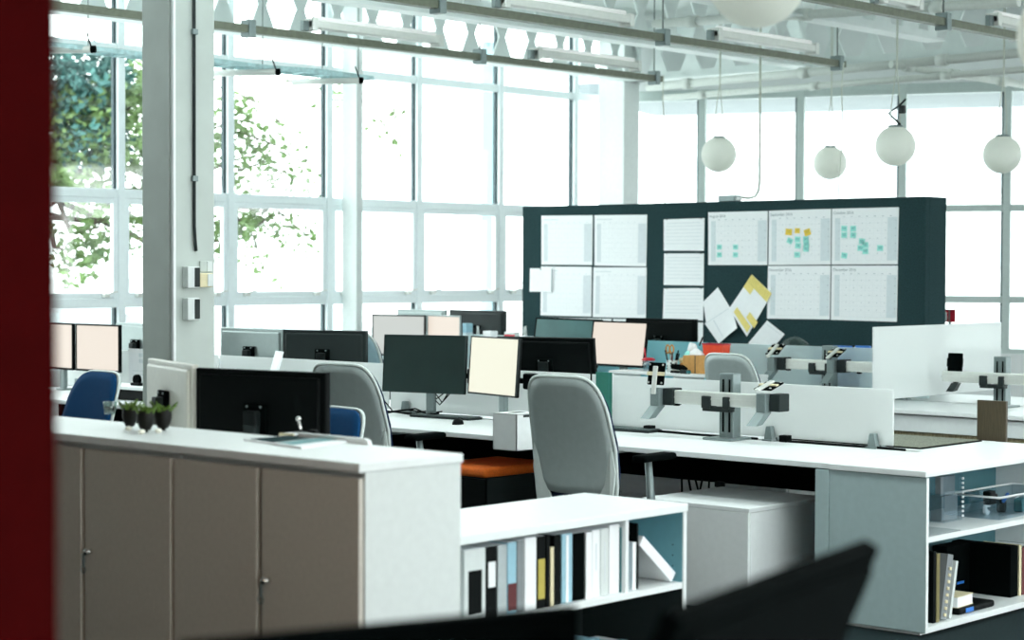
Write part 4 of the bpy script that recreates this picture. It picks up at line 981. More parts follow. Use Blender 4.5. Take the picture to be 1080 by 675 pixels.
t = thing('box_file', 'large navy black box file on the lower shelf', 'box file', (a.x + .1, EY0 + .10, LF)); h = min(c.z - LF, EZ - LF - .015); x1 = c.x - a.x - .1
b = MB(); b.box(x1 - .075, x1, 0, .32, 0, h, bev=.003); b.box(0, x1 - .075, .22, .30, 0, h, bev=.003); obj('case', b, M['softblack'], t)
b = MB(); b.box(x1 - .20, x1 - .13, .2185, .2205, h * .22, h * .27); obj('blue_print', b, M['bluemark'], t)
book0 = lbook(1074.5, 1077, 575, 'cream', 'cream book right of the large box file', .2, y=.10)
lbook(1077.5, 1082, 577, 'maroon', 'dark red book at the right picture edge, beside the cream one', .2, y=.10)
lbook(1082.5, 1092, 575, 'greybook', 'grey book beyond the dark red one on the lower shelf', .2, y=.10)
# ================================================================== THINGS ON THE FRONT BENCH
def on_desk(px, py, z=TZ): return on(px, py, 'z', z)
def keyboard(p, rz, L, label):
    t = thing('keyboard', label, 'keyboard', p, rz)
    b = MB(); b.box(-.065, .065, -L / 2, L / 2, 0, .014, bev=.004); obj('base', b, M['darkgrey'], t)
    b = MB(); n = int(L / .0195)
    for r in range(5):
        for k in range(n):
            y = -L / 2 + .008 + (L - .016) * k / n; b.box(-.058 + .023 * r, -.040 + .023 * r, y, y + (L - .016) / n - .003, .012, .019)
    obj('keys', b, M['key'], t); return t
p = on_desk(470, 441); keyboard(p, R(4), .46, 'dark keyboard on the front bench before the switched-off monitor')
p = on_desk(483, 447.5)
t = thing('mouse', 'black computer mouse at the right end of the keyboard', 'mouse', p, R(25)); b = MB(); b.sphere((0, 0, .0), .05, 3, (1.05, .62, .72)); bmesh.ops.bisect_plane(b.bm, geom=b.bm.verts[:] + b.bm.edges[:] + b.bm.faces[:], plane_co=(0, 0, .0), plane_no=(0, 0, -1), clear_outer=True); obj('shell', b, M['black'], t)
b = MB(); b.cyl((.022, -.004, .031), (.022, .004, .031), .009, seg=12); obj('scroll_wheel', b, M['darkgrey'], t)
p = on_desk(672, 453); p.x -= .10; keyboard(p, R(2), .40, 'dark keyboard on the front bench right of the big grey chair')
# cables under the dark monitor and at its left
t = thing('cable_loop', 'thin black cables looping under the switched-off monitor', 'cable', (8.24, P(462, 8.24), TZ))
b = MB()
for (a, c, dz) in ((.09, -.07, .05), (.07, -.10, .085), (.02, -.09, .07)):
    b.tube([(0, a, .18), (0, a * .9, .18 - dz * .6), (0, (a + c) / 2, .18 - dz - .02), (0, c * .9, .18 - dz * .5), (0, c, .185)], .004, 6)
obj('cord', b, M['black'], t)
for px, py, lb, sd in ((415, 437, 'tangle of black cables and small plugs left of the keyboard', 1), ((745), 459, 'black cable lying along the foot of the frosted screen', 2), (905, 469, 'dark cable lying along the near end of the frosted screen', 3)):
    p = on_desk(px, py); rnd = random.Random(sd)
    if sd > 1: p.x = 8.315
    t = thing('cable_tangle' if sd == 1 else 'desk_cable', lb, 'cable', p)
    b = MB()
    if sd == 1:
        for k in range(4): b.tube([(rnd.uniform(-.05, .08), .28 - .13 * j + rnd.uniform(-.03, .03), .006 + abs(rnd.gauss(0, .02)) + (.10 if (k == 0 and j == 1) else 0)) for j in range(6)], .005, 6)
    else: b.tube([(rnd.uniform(-.012, .012), .34 - .14 * j, .006) for j in range(6)], .007, 6)
    obj('cord', b, M['black'], t)
    b = MB(); b.box(-.02, .03, .26 if sd == 1 else .33, .33 if sd == 1 else .38, 0, .035, bev=.005); obj('plug', b, M['black'], t)
# stand pole cables and cup right of the cream monitor
p = on_desk(511, 437)
t = thing('cable_bundle', 'bundle of black cables rising behind the cream monitor', 'cable', (p.x + .1, p.y, TZ))
b = MB()
for k in range(4): b.tube([(0, -.02 + .014 * k, 0), (.01, -.03 + .02 * k, .10), (.02, -.015 + .008 * k, .20)], .006, 6)
obj('cord', b, M['black'], t); b = MB(); b.box(-.02, .03, -.03, .03, .09, .105, bev=.004); obj('cable_tie', b, M['darkgrey'], t)
p = on_desk(519, 440); t = thing('cup', 'teal cup beside the black cable bundle', 'cup', (p.x + .15, p.y, TZ)); b = MB(); b.lathe([(0, 0), (.032, 0), (.04, .10), (.037, .10), (.03, .006), (0, .006)], seg=20); obj('body', b, M['tealpale'], t)
b = MB(); b.tube([(0, -.037, .08), (0, -.062, .075), (0, -.064, .04), (0, -.036, .03)], .006, 8); obj('handle', b, M['tealpale'], t)
p = on_desk(498, 438); t = thing('phone_stand', 'small white upright stand left of the black cable bundle', 'stand', (p.x + .05, p.y, TZ)); b = MB(); b.prism([(-.03, -.03, 0), (.03, -.03, 0), (.045, -.03, .085), (.035, -.03, .085)], (0, .06, 0)); obj('back_plate', b, M['offwhite'], t)
b = MB(); b.box(-.04, -.028, -.03, .03, 0, .015, bev=.002); obj('lip', b, M['offwhite'], t)
# white box hooked on the bench edge
a = on(520, 474, 'x', 7.34); c = on(545, 437, 'x', 7.34)
t = thing('desk_caddy', 'white box hooked over the front bench edge left of the big grey chair', 'box', (7.34, a.y, a.z)); w = a.y - c.y; h = c.z - a.z; d = .195
b = MB(); b.box(0, d, -w, -w + .004, 0, h); b.box(0, d, -.004, 0, 0, h); b.box(0, .004, -w, 0, 0, h); b.box(d - .004, d, -w, 0, 0, h); b.box(0, d, -w, 0, 0, .004); b.box(0, d, -w, 0, h - .006, h, bev=.002); obj('body', b, M['white'], t)
b = MB(); b.box(d - .0, d + .003, -w, 0, TZ - a.z + .001, h); b.box(d, d + .08, -w, 0, TZ - a.z + .001, TZ - a.z + .004); obj('hook', b, M['white'], t)
b = MB(); b.box(.05, .15, -w - .001, -w + .003, h * .9, h * .97); b.box(.06, .15, -w * .6, -w * .3, h, h + .001); obj('slot', b, M['darkgrey'], t)
# green card against the frosted screen and small box
a = on(628.5, 430, 'x', 8.32); c = on(645.5, 393, 'x', 8.32)
t = thing('green_folder', 'dark green folder standing against the frosted screen right of the grey chair', 'folder', (8.318, c.y, TZ)); b = MB(); b.box(0, .006, 0, a.y - c.y, 0, c.z - TZ, bev=.001); obj('cover', b, M['green'], t)
b = MB(); b.box(.0062, .016, .004, a.y - c.y - .004, .001, c.z - TZ - .006); obj('sheets', b, M['paper'], t)
b = MB(); b.box(-.0008, .0, .02, .022, 0, c.z - TZ); obj('fold_line', b, M['teal'], t)
p = on_desk(646, 449); t = thing('small_speaker', 'small dark grey block between the green folder and the keyboard', 'speaker', (p.x + .05, p.y, TZ)); b = MB(); b.box(-.03, .03, -.035, .035, 0, .06, bev=.006); obj('case', b, M['darkgrey'], t); b = MB(); b.box(-.032, -.029, -.028, .028, .006, .054, bev=.003); obj('grille', b, M['teal'], t)
# hanging cables under the bench
a = on(735, 505, 'x', 8.2)
t = thing('hanging_cables', 'loose black cables hanging from the tray under the front bench', 'cable', (8.2, a.y, .49))
b = MB(); rnd = random.Random(9)
for k in range(6): b.tube([(0, .10 - .045 * k, .03), (0, .10 - .045 * k + rnd.uniform(-.03, .03), -.06), (0, .09 - .05 * k + rnd.uniform(-.03, .03), -.16), (.01, .08 - .05 * k, -.24)], .006, 6)
obj('cord', b, M['black'], t); b = MB(); b.box(-.01, .02, -.17, -.12, .0, .03, bev=.004); obj('cable_clip', b, M['darkgrey'], t)
# woven mat and brown board at the near end
q = [on_desk(948, 476), on_desk(1019, 464), on_desk(990, 459.5), on_desk(925, 466)]
t = thing('desk_mat', 'grey woven mat with black edge on the front bench beyond the frosted screen', 'mat', (8.44, 4.92, TZ)); b = MB(); b.box(0, .62, 0, .80, 0, .006, bev=.002); obj('border', b, M['softblack'], t); b = MB(); b.box(.01, .61, .014, .79, .006, .009); obj('woven_face', b, M['mesh'], t)
a = on(1034, 470, 'x', 9.2); c = on(1065, 423, 'x', 9.2)
t = thing('wood_board', 'dark brown wooden board standing upright behind the front bench at the right', 'board', (9.16, c.y, .0)); b = MB(); b.box(0, .02, 0, a.y - c.y, 0.0, c.z, bev=.002); obj('panel', b, M['wood'], t)
b = MB(); b.box(.02, .16, .0, a.y - c.y, .0, .02, bev=.002); obj('foot', b, M['wood'], t)
# riser shelf with drawer on the far left of the bench
a = on(122, 412, 'x', 7.85); c = on(152, 412, 'x', 7.85)
t = thing('monitor_riser', 'white riser shelf with a dark drawer gap on the bench left of the column', 'riser', (7.80, c.y - .25, TZ)); L = .85; h = on(135, 408, 'x', 7.8).z - TZ
b = MB(); b.box(0, .25, 0, L, h - .02, h, bev=.003); obj('shelf_top', b, M['white'], t)
for y in (0, L - .02): b = MB(); b.box(0, .25, y, y + .02, 0, h - .02); obj('side', b, M['white'], t)
b = MB(); b.box(.02, .24, .022, L - .022, .004, h - .022, bev=.003); d = obj('drawer', b, M['black'], t); b = MB(); b.tube([(.02, L * .55, h * .55), (.0, L * .56, h * .55), (.0, L * .68, h * .55), (.02, L * .69, h * .55)], .004, 6); obj('handle', b, M['chrome'], d)
p = on(142, 400, 'x', 7.9); t = thing('tape_dispenser', 'small black tape dispenser on the white riser shelf', 'tape dispenser', (7.92, p.y, TZ + h)); b = MB(); b.box(-.02, .02, -.05, .05, 0, .02, bev=.005); obj('base', b, M['black'], t); b = MB(); b.cyl((-.012, 0, .04), (.012, 0, .04), .035, seg=18); obj('roll', b, M['softblack'], t)
a = on(126, 393, 'x', 8.22); c = on(152, 369, 'x', 8.22)
t = thing('plan_sheet', 'pale printed plan sheet standing against the frosted screen left of the column', 'sheet', (8.30, c.y, TZ)); b = MB(); b.box(0, .002, 0, a.y - c.y, .0, c.z - TZ); obj('sheet', b, M['paper'], t)
b = MB(); w = a.y - c.y; hh = c.z - TZ
for k in range(6): b.box(-.0007, .0, w * (.3 + .1 * (k % 3)), w * (.38 + .1 * (k % 3)), hh * (.82 - .13 * (k // 3)), hh * (.90 - .13 * (k // 3)))
for k in range(5): b.box(-.0007, 0, w * .15, w * .85, hh * (.5 - .08 * k), hh * (.515 - .08 * k))
obj('printed_lines', b, M['shade'], t)
# desk phone and stapler near the left frosted screen
p = on_desk(205, 398); zt = on(290, 376, 'x', 8.35).z
t = thing('document_stand', 'white slanted document stand before the frosted screen, under the silver-grey monitor back', 'stand', (8.02, P(281, 8.02), TZ), R(-15))
b = MB(); b.prism([(-.02, -.045, .012), (.0, -.045, .012), (.10, -.045, .355), (.085, -.045, .36)], (0, .09, 0)); obj('back_plate', b, M['white'], t)
b = MB(); b.box(-.06, .12, -.08, .08, 0, .012, bev=.004); b.box(-.045, -.02, -.045, .045, .012, .03, bev=.003); obj('base', b, M['white'], t)
b = MB(); b.prism([(.02, -.01, .012), (.09, -.01, .012), (.075, -.01, .22)], (0, .02, 0)); obj('rear_strut', b, M['offwhite'], t)

# ================================================================== THINGS ON THE SECOND BENCH
RY0, RY1 = 7.75, 8.90; RZ = .893
t = thing('desk_riser', 'white riser shelf on the second bench holding the pencil pot and cardboard box', 'riser', (10.86, RY0, TZ)); b = MB(); b.box(0, .36, 0, RY1 - RY0, RZ - TZ - .02, RZ - TZ, bev=.003); obj('shelf_top', b, M['white'], t)
for y in (0, .55, RY1 - RY0 - .02): b = MB(); b.box(.01, .35, y, y + .02, 0, RZ - TZ - .02); obj('upright', b, M['white'], t)
def R2(px, py, x=10.98): return on(px, py, 'x', x)
def onr(px, x=11.0): return (x, P2(px, x), RZ)
def P2(px, x): return on(px, 375, 'x', x).y
p = onr(709); t = thing('pencil_pot', 'patterned white pencil pot full of pens and orange scissors', 'pot', p)
b = MB(); b.lathe([(0, 0), (.038, 0), (.042, .085), (.039, .085), (.035, .006), (0, .006)], seg=22); obj('pot', b, M['offwhite'], t)
b = MB()
for k in range(14): a = k * .9; b.box(.0405, .0425, -.006, .006, .02 + .02 * (k % 3), .03 + .02 * (k % 3), mtx=Matrix.Rotation(a, 4, 'Z'))
obj('pattern', b, M['darkgrey'], t)
t0 = t
for k in range(7):
    a = k * .95; d = Vector((math.cos(a), math.sin(a), 0)); c = Vector(p) + d * .02
    o = thing('pen', ['black pen leaning left in the pencil pot', 'dark pen at the back of the pencil pot', 'black marker in the pencil pot', 'dark grey pen in the pencil pot', 'maroon pencil in the pencil pot', 'black pencil leaning right in the pencil pot', 'dark pen at the front of the pencil pot'][k], 'pen', c + Vector((0, 0, .008)), 0, 'pens in the pencil pot')
    b = MB(); b.cyl((0, 0, 0), d * .03 + Vector((0, 0, .11 + .012 * (k % 3))), .005, seg=8); obj('barrel', b, M[['black', 'darkgrey', 'black', 'darkgrey', 'maroon', 'black', 'darkgrey'][k]], o)
    e = d * .03 + Vector((0, 0, .11 + .012 * (k % 3))); b = MB(); b.cyl(e, e + d * .003 + Vector((0, 0, .015)), .0058, .004, seg=8); obj('cap', b, M['black'], o)
o = thing('scissors', 'scissors with orange handles stuck in the pencil pot', 'scissors', (p[0], p[1] + .01, RZ + .008)); 
b = MB(); b.prism([(-.002, -.008, 0), (-.002, .004, 0), (-.002, .012, .12), (-.002, .0, .12)], (.004, 0, 0)); obj('blades', b, M['chrome'], o)
b = MB()
for s in (-1, 1): b.tube([(0, .012 + s * .018 + .016 * math.cos(q * .6), .155 + .03 * math.sin(q * .6)) for q in range(11)], .006, 8, closed=True)
obj('handles', b, M['card'], o)
p = onr(723, 10.98); t = thing('small_figure', 'small orange and beige knick-knack behind the cardboard box', 'ornament', (11.04, P2(720, 11.04), RZ)); b = MB(); b.sphere((0, 0, .035), .03, 2, (1, 1, 1.2)); obj('body', b, M['card'], t); b = MB(); b.sphere((0, .01, .085), .02, 2); obj('head', b, M['cream'], t)
a, c = P2(721, 10.96), P2(744.5, 10.96); w = a - c
t = thing('cardboard_box', 'small brown cardboard box beside the pencil pot', 'box', (10.95, c, RZ)); b = MB(); b.box(0, .12, 0, w, 0, .125, bev=.003); obj('box', b, M['card'], t)
b = MB(); b.box(-.0012, .121, w * .42, w * .46, .0, .1262); obj('flap_seam', b, M['wood'], t)
t = thing('stapler', 'black stapler lying in front of the cardboard box', 'stapler', (10.90, P2(716, 10.9), RZ), R(80)); b = MB(); b.box(-.07, .07, -.02, .02, 0, .018, bev=.006); obj('base', b, M['black'], t); b = MB(); b.prism([(-.07, -.016, .02), (.065, -.016, .03), (.065, -.016, .065), (-.03, -.016, .06), (-.075, -.016, .04)], (0, .032, 0)); obj('arm', b, M['softblack'], t)
t = thing('eraser_block', 'dark green-grey block in front of the black stapler', 'eraser', (10.872, P2(721, 10.87), RZ)); b = MB(); b.box(-.01, .015, -.05, .03, 0, .028, bev=.004); obj('block', b, M['darkgrey'], t); b = MB(); b.box(-.011, .016, -.051, -.03, .004, .024); obj('sleeve', b, M['teal'], t)
t = thing('food_pot', 'clear tub with dark red lid and straw left of the pencil pot', 'tub', (11.0, P2(684, 11.0), RZ)); b = MB(); b.lathe([(0, 0), (.036, 0), (.042, .075), (.04, .075), (.034, .005), (0, .005)], seg=20); obj('cup', b, M['clear'], t); b = MB(); b.lathe([(.0, .075), (.05, .075), (.05, .085), (.03, .095), (0, .096)], seg=20); obj('lid', b, M['redplastic'], t); b = MB(); b.cyl((0, .025, .09), (0, .04, .165), .005, seg=8); obj('straw', b, M['redplastic'], t)
t = thing('bin_bag_roll', 'white crumpled paper figure behind the cardboard box', 'paper', (11.14, P2(734, 11.14), RZ)); b = MB(); b.sphere((0, 0, .085), .08, 3, (.7, .75, 1.05)); b.sphere((0, .03, .16), .05, 2, (.7, .8, 1)); 
for v in b.bm.verts: v.co += Vector((random.gauss(0, .004), random.gauss(0, .004), random.gauss(0, .004)))
obj('paper_ball', b, M['paper'], t); t.name = 'crumpled_paper'
b = MB(); b.cyl((0, -.03, .19), (0, -.06, .25), .006, seg=8); obj('stick', b, M['darkgrey'], t)
t = thing('mint_bag', 'mint green tissue beside the white crumpled paper', 'tissue', (11.12, P2(726, 11.12), RZ)); b = MB(); b.sphere((0, 0, .075), .07, 2, (.5, .5, 1.05)); 
for v in b.bm.verts: v.co += Vector((random.gauss(0, .006), random.gauss(0, .006), random.gauss(0, .006)))
obj('tissue', b, M['mint'], t); t.name = 'tissue'
b = MB(); b.lathe([(0, 0), (.03, 0), (.03, .03), (0, .03)], seg=14); obj('holder', b, M['offwhite'], t)
# red-orange tray behind the chair
a, c = on(739, 362, 'x', 11.2), on(760, 362, 'x', 11.2)
t = thing('waste_tub', 'red-orange plastic tub standing behind the grey chair on the second bench', 'tub', (11.22, (a.y + c.y) / 2, RZ)); w = (a.y - c.y) / 2; h = a.z - RZ
b = MB(); b.prism([(0, -w, h), (0, w, h), (0, w * .75, 0), (0, -w * .75, 0)], (.10, 0, 0)); obj('body', b, M['redorange'], t); b = MB(); b.box(-.004, .104, -w - .004, w + .004, h - .012, h, bev=.003); obj('rim', b, M['redplastic'], t)
# glass dome and blue things on the far side, low box row behind screen
p = on(839, 372, 'x', 11.85)
t = thing('glass_dome', 'round smoked glass dome behind the empty arms of the second bench', 'dome', (11.9, on(838, 372, 'x', 11.9).y, TZ)); b = MB(); r = .125; h = on(838, 355, 'x', 11.9).z - TZ; b.lathe([(r, 0), (r, h - r)] + [(r * math.cos(k * PI / 16), h - r + r * math.sin(k * PI / 16)) for k in range(1, 8)] + [(0.002, h)], seg=28); obj('dome', b, M['dome'], t); b = MB(); b.lathe([(0, 0), (r * 1.1, 0), (r * 1.1, .02), (0, .02)], seg=28); obj('base', b, M['darkgrey'], t)
for px, wd, mt, lb in ((890, .16, 'bluemark', 'bright blue folder top above the second bench screen'), (901, .16, 'black', 'black folder top between the two blue ones'), (912, .12, 'bluemark', 'blue folder top beside the tall frosted screen')):
    pp = on(px, 366, 'x', 11.75); t = thing('folder', lb, 'folder', (11.72 + (.05 if mt == 'black' else 0), pp.y - wd / 2, TZ)); h = on(px, 364.5, 'x', 11.75).z - TZ
    b = MB(); b.box(0, .02, 0, wd, 0, h, bev=.003); obj('cover', b, M[mt], t); b = MB(); b.box(.003, .017, .003, wd + .006, .003, h - .006); obj('sheets', b, M['paper'], t)
# bottles and small boxes by the far monitors
for px, x, h, kind, mt, lb in ((491 , 11.72, .30, 'box', 'bluepaper', 'small pale blue box in front of the dark far monitor back'), (504, 11.72, .27, 'bottle', 'paper', 'white nozzle bottle in front of the dark far monitor back'), (517, 11.3, .27, 'box', 'paper', 'small white cube carton behind the cream monitor'), (554, 11.3, .33, 'bottle', 'paper', 'white bottle left of the blank teal monitor')):
    y = P2(px, x); t = thing('carton' if kind == 'box' else 'bottle', lb, kind, (x, y, TZ)); ztop = on(px, {491: 341, 504: 344, 517: 349, 554: 344}[px], 'x', x).z - TZ
    if kind == 'box': b = MB(); b.box(-.04, .04, -.045, .045, 0, ztop, bev=.003); obj('carton', b, M[mt], t); b = MB(); b.box(-.0412, .0412, -.0462, .0462, ztop * .8, ztop * .82); obj('lid_line', b, M['shade'], t)
    else: b = MB(); b.lathe([(0, 0), (.04, 0), (.04, ztop * .72), (.02, ztop * .82), (.012, ztop * .84), (0, ztop * .84)], seg=18); obj('body', b, M[mt], t); b = MB(); b.lathe([(0, ztop * .84), (.014, ztop * .84), (.008, ztop), (0, ztop)], seg=14); obj('nozzle', b, M['offwhite'], t)
y = P2(540, 11.3); t = thing('snack_box', 'small red and purple packet between the bottles', 'packet', (11.3, y, TZ)); b = MB(); h = on(540, 350, 'x', 11.3).z - TZ; b.box(-.03, .03, -.06, .06, 0, h, bev=.01); obj('packet', b, M['offwhite'], t); b = MB(); b.box(-.032, -.028, -.055, .055, h - .07, h - .02, bev=.002); obj('label_band', b, M['redplastic'], t)
y = P2(548, 11.5); t = thing('document_tray', 'clear document tray left of the blank teal monitor', 'tray', (11.35, y - .15, TZ)); 
b = MB()
for k in range(3): b.box(0, .2, 0, .30, .02 + .10 * k, .025 + .10 * k); b.box(.19, .2, 0, .3, .02 + .1 * k, .06 + .1 * k)
for (x, yy) in ((0.01, .01), (.01, .29), (.19, .01), (.19, .29)): b.cyl((x, yy, 0), (x, yy, .30), .006, seg=8)
obj('tiers', b, M['clear'], t); b = MB(); b.box(.01, .18, .01, .28, .026, .05); b.box(.01, .18, .02, .28, .126, .14); obj('papers', b, M['paper'], t)
p = on(477, 383, 'x', 10.95); t = thing('paper_cup', 'cup of yellow straws between the far beige screen and the cream monitor', 'cup', (10.95, P2(476, 10.95), TZ)); h = on(476, 385, 'x', 10.95).z - TZ; b = MB(); b.lathe([(0, 0), (.03, 0), (.04, h), (.037, h), (.028, .005), (0, .005)], seg=18); obj('cup', b, M['darkgrey'], t)
b = MB()
for k in range(7): b.cyl((0, -.02 + .006 * k, .02), (random.uniform(-.02, .02), -.05 + .016 * k, h + .10 + random.uniform(-.03, .03)), .004, seg=6)
obj('straws', b, M['cream'], t)

# ================================================================== THE CALENDAR BOARD
BXX = 13.0
tl = on(551, 217.8, 'x', BXX); tr = on(976.5, 207.3, 'x', BXX); BZ = (tl.z + tr.z) / 2
sx = on(998.5, 208.8, 'y', tr.y).x
t = thing('pin_board', 'large dark teal felt partition board with pinned calendars', 'pin board', (BXX, tr.y, 0)); L = tl.y - tr.y
b = MB(); b.box(0, .06, 0.0, L / 2 - .001, .08, BZ, bev=.004); b.box(0, .06, L / 2 + .001, L, .08, BZ, bev=.004); obj('felt_panel', b, M['board'], t)
b = MB(); b.box(.062, sx - BXX, 0.0, .06, .08, BZ, bev=.004); obj('return_panel', b, M['board'], t)
for y in (.15, L / 2, L - .15): b = MB(); b.box(-.0 + .01, .30, y - .03, y + .03, 0, .08, bev=.005); obj('foot', b, M['darkgrey'], t)
p = on(769, 211, 'x', BXX + .03)
t = thing('junction_box', 'small grey box sitting on top of the calendar board', 'box', (BXX + .03, p.y, BZ)); b = MB(); b.box(-.04, .05, -.085, .085, 0, .05, bev=.006); obj('box', b, M['steel'], t); b = MB(); b.box(-.03, .04, -.10, -.085, .01, .035, bev=.003); obj('gland', b, M['offwhite'], t)
p = on(1001.5, 333, 'x', 13.6)
t = thing('warning_sign', 'small red and white notice fixed at the right edge behind the board', 'sign', (p.x, p.y, p.z)); b = MB(); b.box(-.004, .004, -.05, .05, -.05, .05); obj('plate', b, M['redplastic'], t); b = MB(); b.box(-.006, -.004, .02, .045, -.04, .03); obj('white_mark', b, M['paper'], t); b = MB(); b.cyl((.006, 0, -p.z), (.006, 0, .05), .012, seg=10); obj('post', b, M['steel'], t)

class Sheet:
    """a thin sheet pinned on the board: four measured corners (TL,TR,BR,BL)"""
    def __init__(s, corners, lift=.004):
        s.q = [on(px, py, 'x', BXX - lift) for px, py in corners]; s.curl = 0.
    def at(s, u, v, off=0.):
        a = s.q[0] * (1 - u) + s.q[1] * u; c = s.q[3] * (1 - u) + s.q[2] * u
        r = a * (1 - v) + c * v; r.x -= off + s.curl * math.sin(PI * u * .5) * v * v; return r
def sheet(name, label, cat, corners, group=None, lift=.004, m='paper', curl=.0, th=.0012):
    S = Sheet(corners, lift); o0 = S.at(.5, .5); S.curl = curl; t = thing(name, label, cat, o0, 0, group); S.o = o0; S.t = t
    n = 6 if curl else 1; b = bmesh.new(); g = []
    for i in range(n + 1):
        g.append([b.verts.new(S.at(j / n, i / n) - o0) for j in range(n + 1)])
    for i in range(n):
        for j in range(n): b.faces.new((g[i][j], g[i][j + 1], g[i + 1][j + 1], g[i + 1][j]))
    r = bmesh.ops.extrude_face_region(b, geom=b.faces[:]); bmesh.ops.translate(b, verts=[v for v in r['geom'] if isinstance(v, bmesh.types.BMVert)], vec=(th, 0, 0))
    bmesh.ops.recalc_face_normals(b, faces=b.faces)
    mm = MB(); mm._add(b); obj('sheet', mm, M[m], t); return S
def patch(mb, S, u0, u1, v0, v1, off=.0008):
    pts = [S.at(u0, v0, off) - S.o, S.at(u1, v0, off) - S.o, S.at(u1, v1, off) - S.o, S.at(u0, v1, off) - S.o]
    mb.quad(*pts[::-1])
def pin(px, py, label, m='chrome'):
    p = on(px, py, 'x', BXX - .006); t = thing('push_pin', label, 'pin', p, 0, 'pins on the board')
    b = MB(); b.cyl((0.004, 0, 0), (-.004, 0, 0), .007, seg=12); b.cyl((-.004, 0, 0), (-.012, 0, 0), .004, .006, seg=12); obj('head', b, M[m], t)
    b = MB(); b.cyl((.003, 0, 0), (.009, 0, 0), .001, seg=6); obj('point', b, M['chrome'], t)
def text_on(S, s, u, v, size, name):
    a = S.at(u, v, .0012) - S.o; r = (S.at(1, v) - S.at(0, v)).normalized(); d = Vector((0, 0, 1)); nrm = r.cross(d)
    mt = Matrix.Translation(a) @ Matrix((( r.x, d.x, nrm.x, 0), (r.y, d.y, nrm.y, 0), (r.z, d.z, nrm.z, 0), (0, 0, 0, 1)))
    add_text(name, s, size, M['ink'], S.t, mt)
def calendar(label, corners, month, start, ndays, faint=False):
    S = sheet('calendar_sheet', label, 'calendar', corners, 'monthly calendar sheets')
    for u0, u1 in ((.05, .13), (.84, .985)): b = MB(); patch(b, S, u0, u1, .17, .93, .0006); obj('weekend_column', b, M['shade' if not faint else 'print_'], S.t)
    b = MB()
    for k in range(9): patch(b, S, .05, .985, .17 + .095 * k, .1725 + .095 * k, .001)
    for k in range(9): patch(b, S, .05 + .117 * k, .0515 + .117 * k, .17, .93, .001)
    n0 = len(b.bm.faces)
    for k in range(7): patch(b, S, .17 + .117 * k, .20 + .117 * k, .14, .152, .001)
    for r in range(5):
        for k in range(7): patch(b, S, .225 + .117 * k - .12, .238 + .117 * k - .12, .26 + .135 * r, .272 + .135 * r, .0012)
    for r in range(5): patch(b, S, .955, .97, .22 + .135 * r, .235 + .135 * r, .0012)
    for i, f in enumerate(b.bm.faces): f.material_index = 0 if i < n0 else 1
    obj('printed_grid', b, [M['print_'], M['dateink' if not faint else 'print_']], S.t)
    if month: text_on(S, month, .025, .10, .032, 'month_heading')
    else: b = MB(); patch(b, S, .04, .34, .075, .095, .001); obj('month_heading', b, M['print_'], S.t)
    return S
calendar('blank calendar sheet, top left of the left group of four', [(571, 227.5), (625, 227), (624.5, 279.5), (571, 279)], None, 0, 30, True)
calendar('blank calendar sheet, top right of the left group of four', [(627, 227), (682.5, 226.5), (681.5, 281), (627, 280)], None, 0, 30, True)
S3 = calendar('blank calendar sheet, bottom left of the left group of four', [(570.5, 281), (624, 281.5), (623.5, 334), (570, 332.5)], None, 0, 30, True)
calendar('blank calendar sheet, bottom right of the left group of four', [(626, 282), (682, 282), (681, 335.5), (625, 334.5)], None, 0, 30, True)
SA = calendar('August 2016 calendar sheet with four faint mint notes, left end of the right group', [(747, 224), (809.7, 222.5), (809.2, 279.5), (747, 279.5)], 'August 2016', 0, 31)
SS = calendar('September 2016 calendar sheet with yellow and mint notes, top middle of the right group', [(811, 222.3), (876.5, 220.2), (876, 279), (810.5, 279.5)], 'September 2016', 0, 30)
SO = calendar('October 2016 calendar sheet with scattered mint notes, top right of the right group', [(877.5, 220.2), (948, 218.5), (946.7, 278.7), (877, 279)], 'October 2016', 0, 31)
calendar('November 2016 calendar sheet without notes, lower left of the right group', [(810, 280.5), (876, 280.2), (875, 337), (809, 336)], 'November 2016', 0, 30)
calendar('December 2016 calendar sheet without notes, lower right of the right group', [(877, 280.2), (947, 280), (945.8, 339.5), (876.3, 337.3)], 'December 2016', 0, 31)
# three pinned landscape sheets
for (c, nm) in (([(700, 231.5), (743, 230), (742.5, 264.5), (700, 264.3)], 'topmost'), ([(700.3, 267.3), (742.5, 267.3), (742, 301.2), (700, 300.6)], 'middle'), ([(700, 304.2), (742, 303.8), (741.5, 338), (699, 337)], 'lowest')):
    S = sheet('printed_sheet', nm + ' of the three landscape sheets pinned in the narrow column', 'sheet', c, 'pinned landscape sheets')
    b = MB()
    for r in range(6): patch(b, S, .06, .94, .22 + .11 * r, .235 + .11 * r)
    patch(b, S, .1, .9, .12, .14); obj('printed_lines', b, M['print_'], S.t)
    for k, (px, py) in enumerate(((703.5, c[0][1] - .5), (739.5, c[1][1] - .2))): pin(px, py, 'pin at the %s corner of the %s landscape sheet' % (('upper left', 'upper right')[k], nm), 'darkgrey')
S = sheet('printed_sheet', 'fourth pinned landscape sheet, mostly hidden behind the black monitor back', 'sheet', [(700, 340.5), (741.5, 340), (741, 372), (700, 372)], 'pinned landscape sheets'); b = MB(); patch(b, S, .1, .9, .12, .14); obj('printed_lines', b, M['print_'], S.t)
pin(739, 339.5, 'pin at the upper right corner of the fourth landscape sheet', 'darkgrey')
S = sheet('printed_sheet', 'pale sheet behind the beige monitor, under the left group of calendars', 'sheet', [(571, 335), (681, 337), (681, 352), (571, 350)], None); b = MB(); patch(b, S, .05, .6, .12, .2); obj('printed_lines', b, M['print_'], S.t)
pin(646, 337.5, 'dark pin under the left group of calendars', 'black')
S = sheet('index_card', 'small white card pinned over the left edge of the left calendars', 'card', [(559, 283), (583.5, 283), (583, 308), (558.5, 307.5)], None, .012)
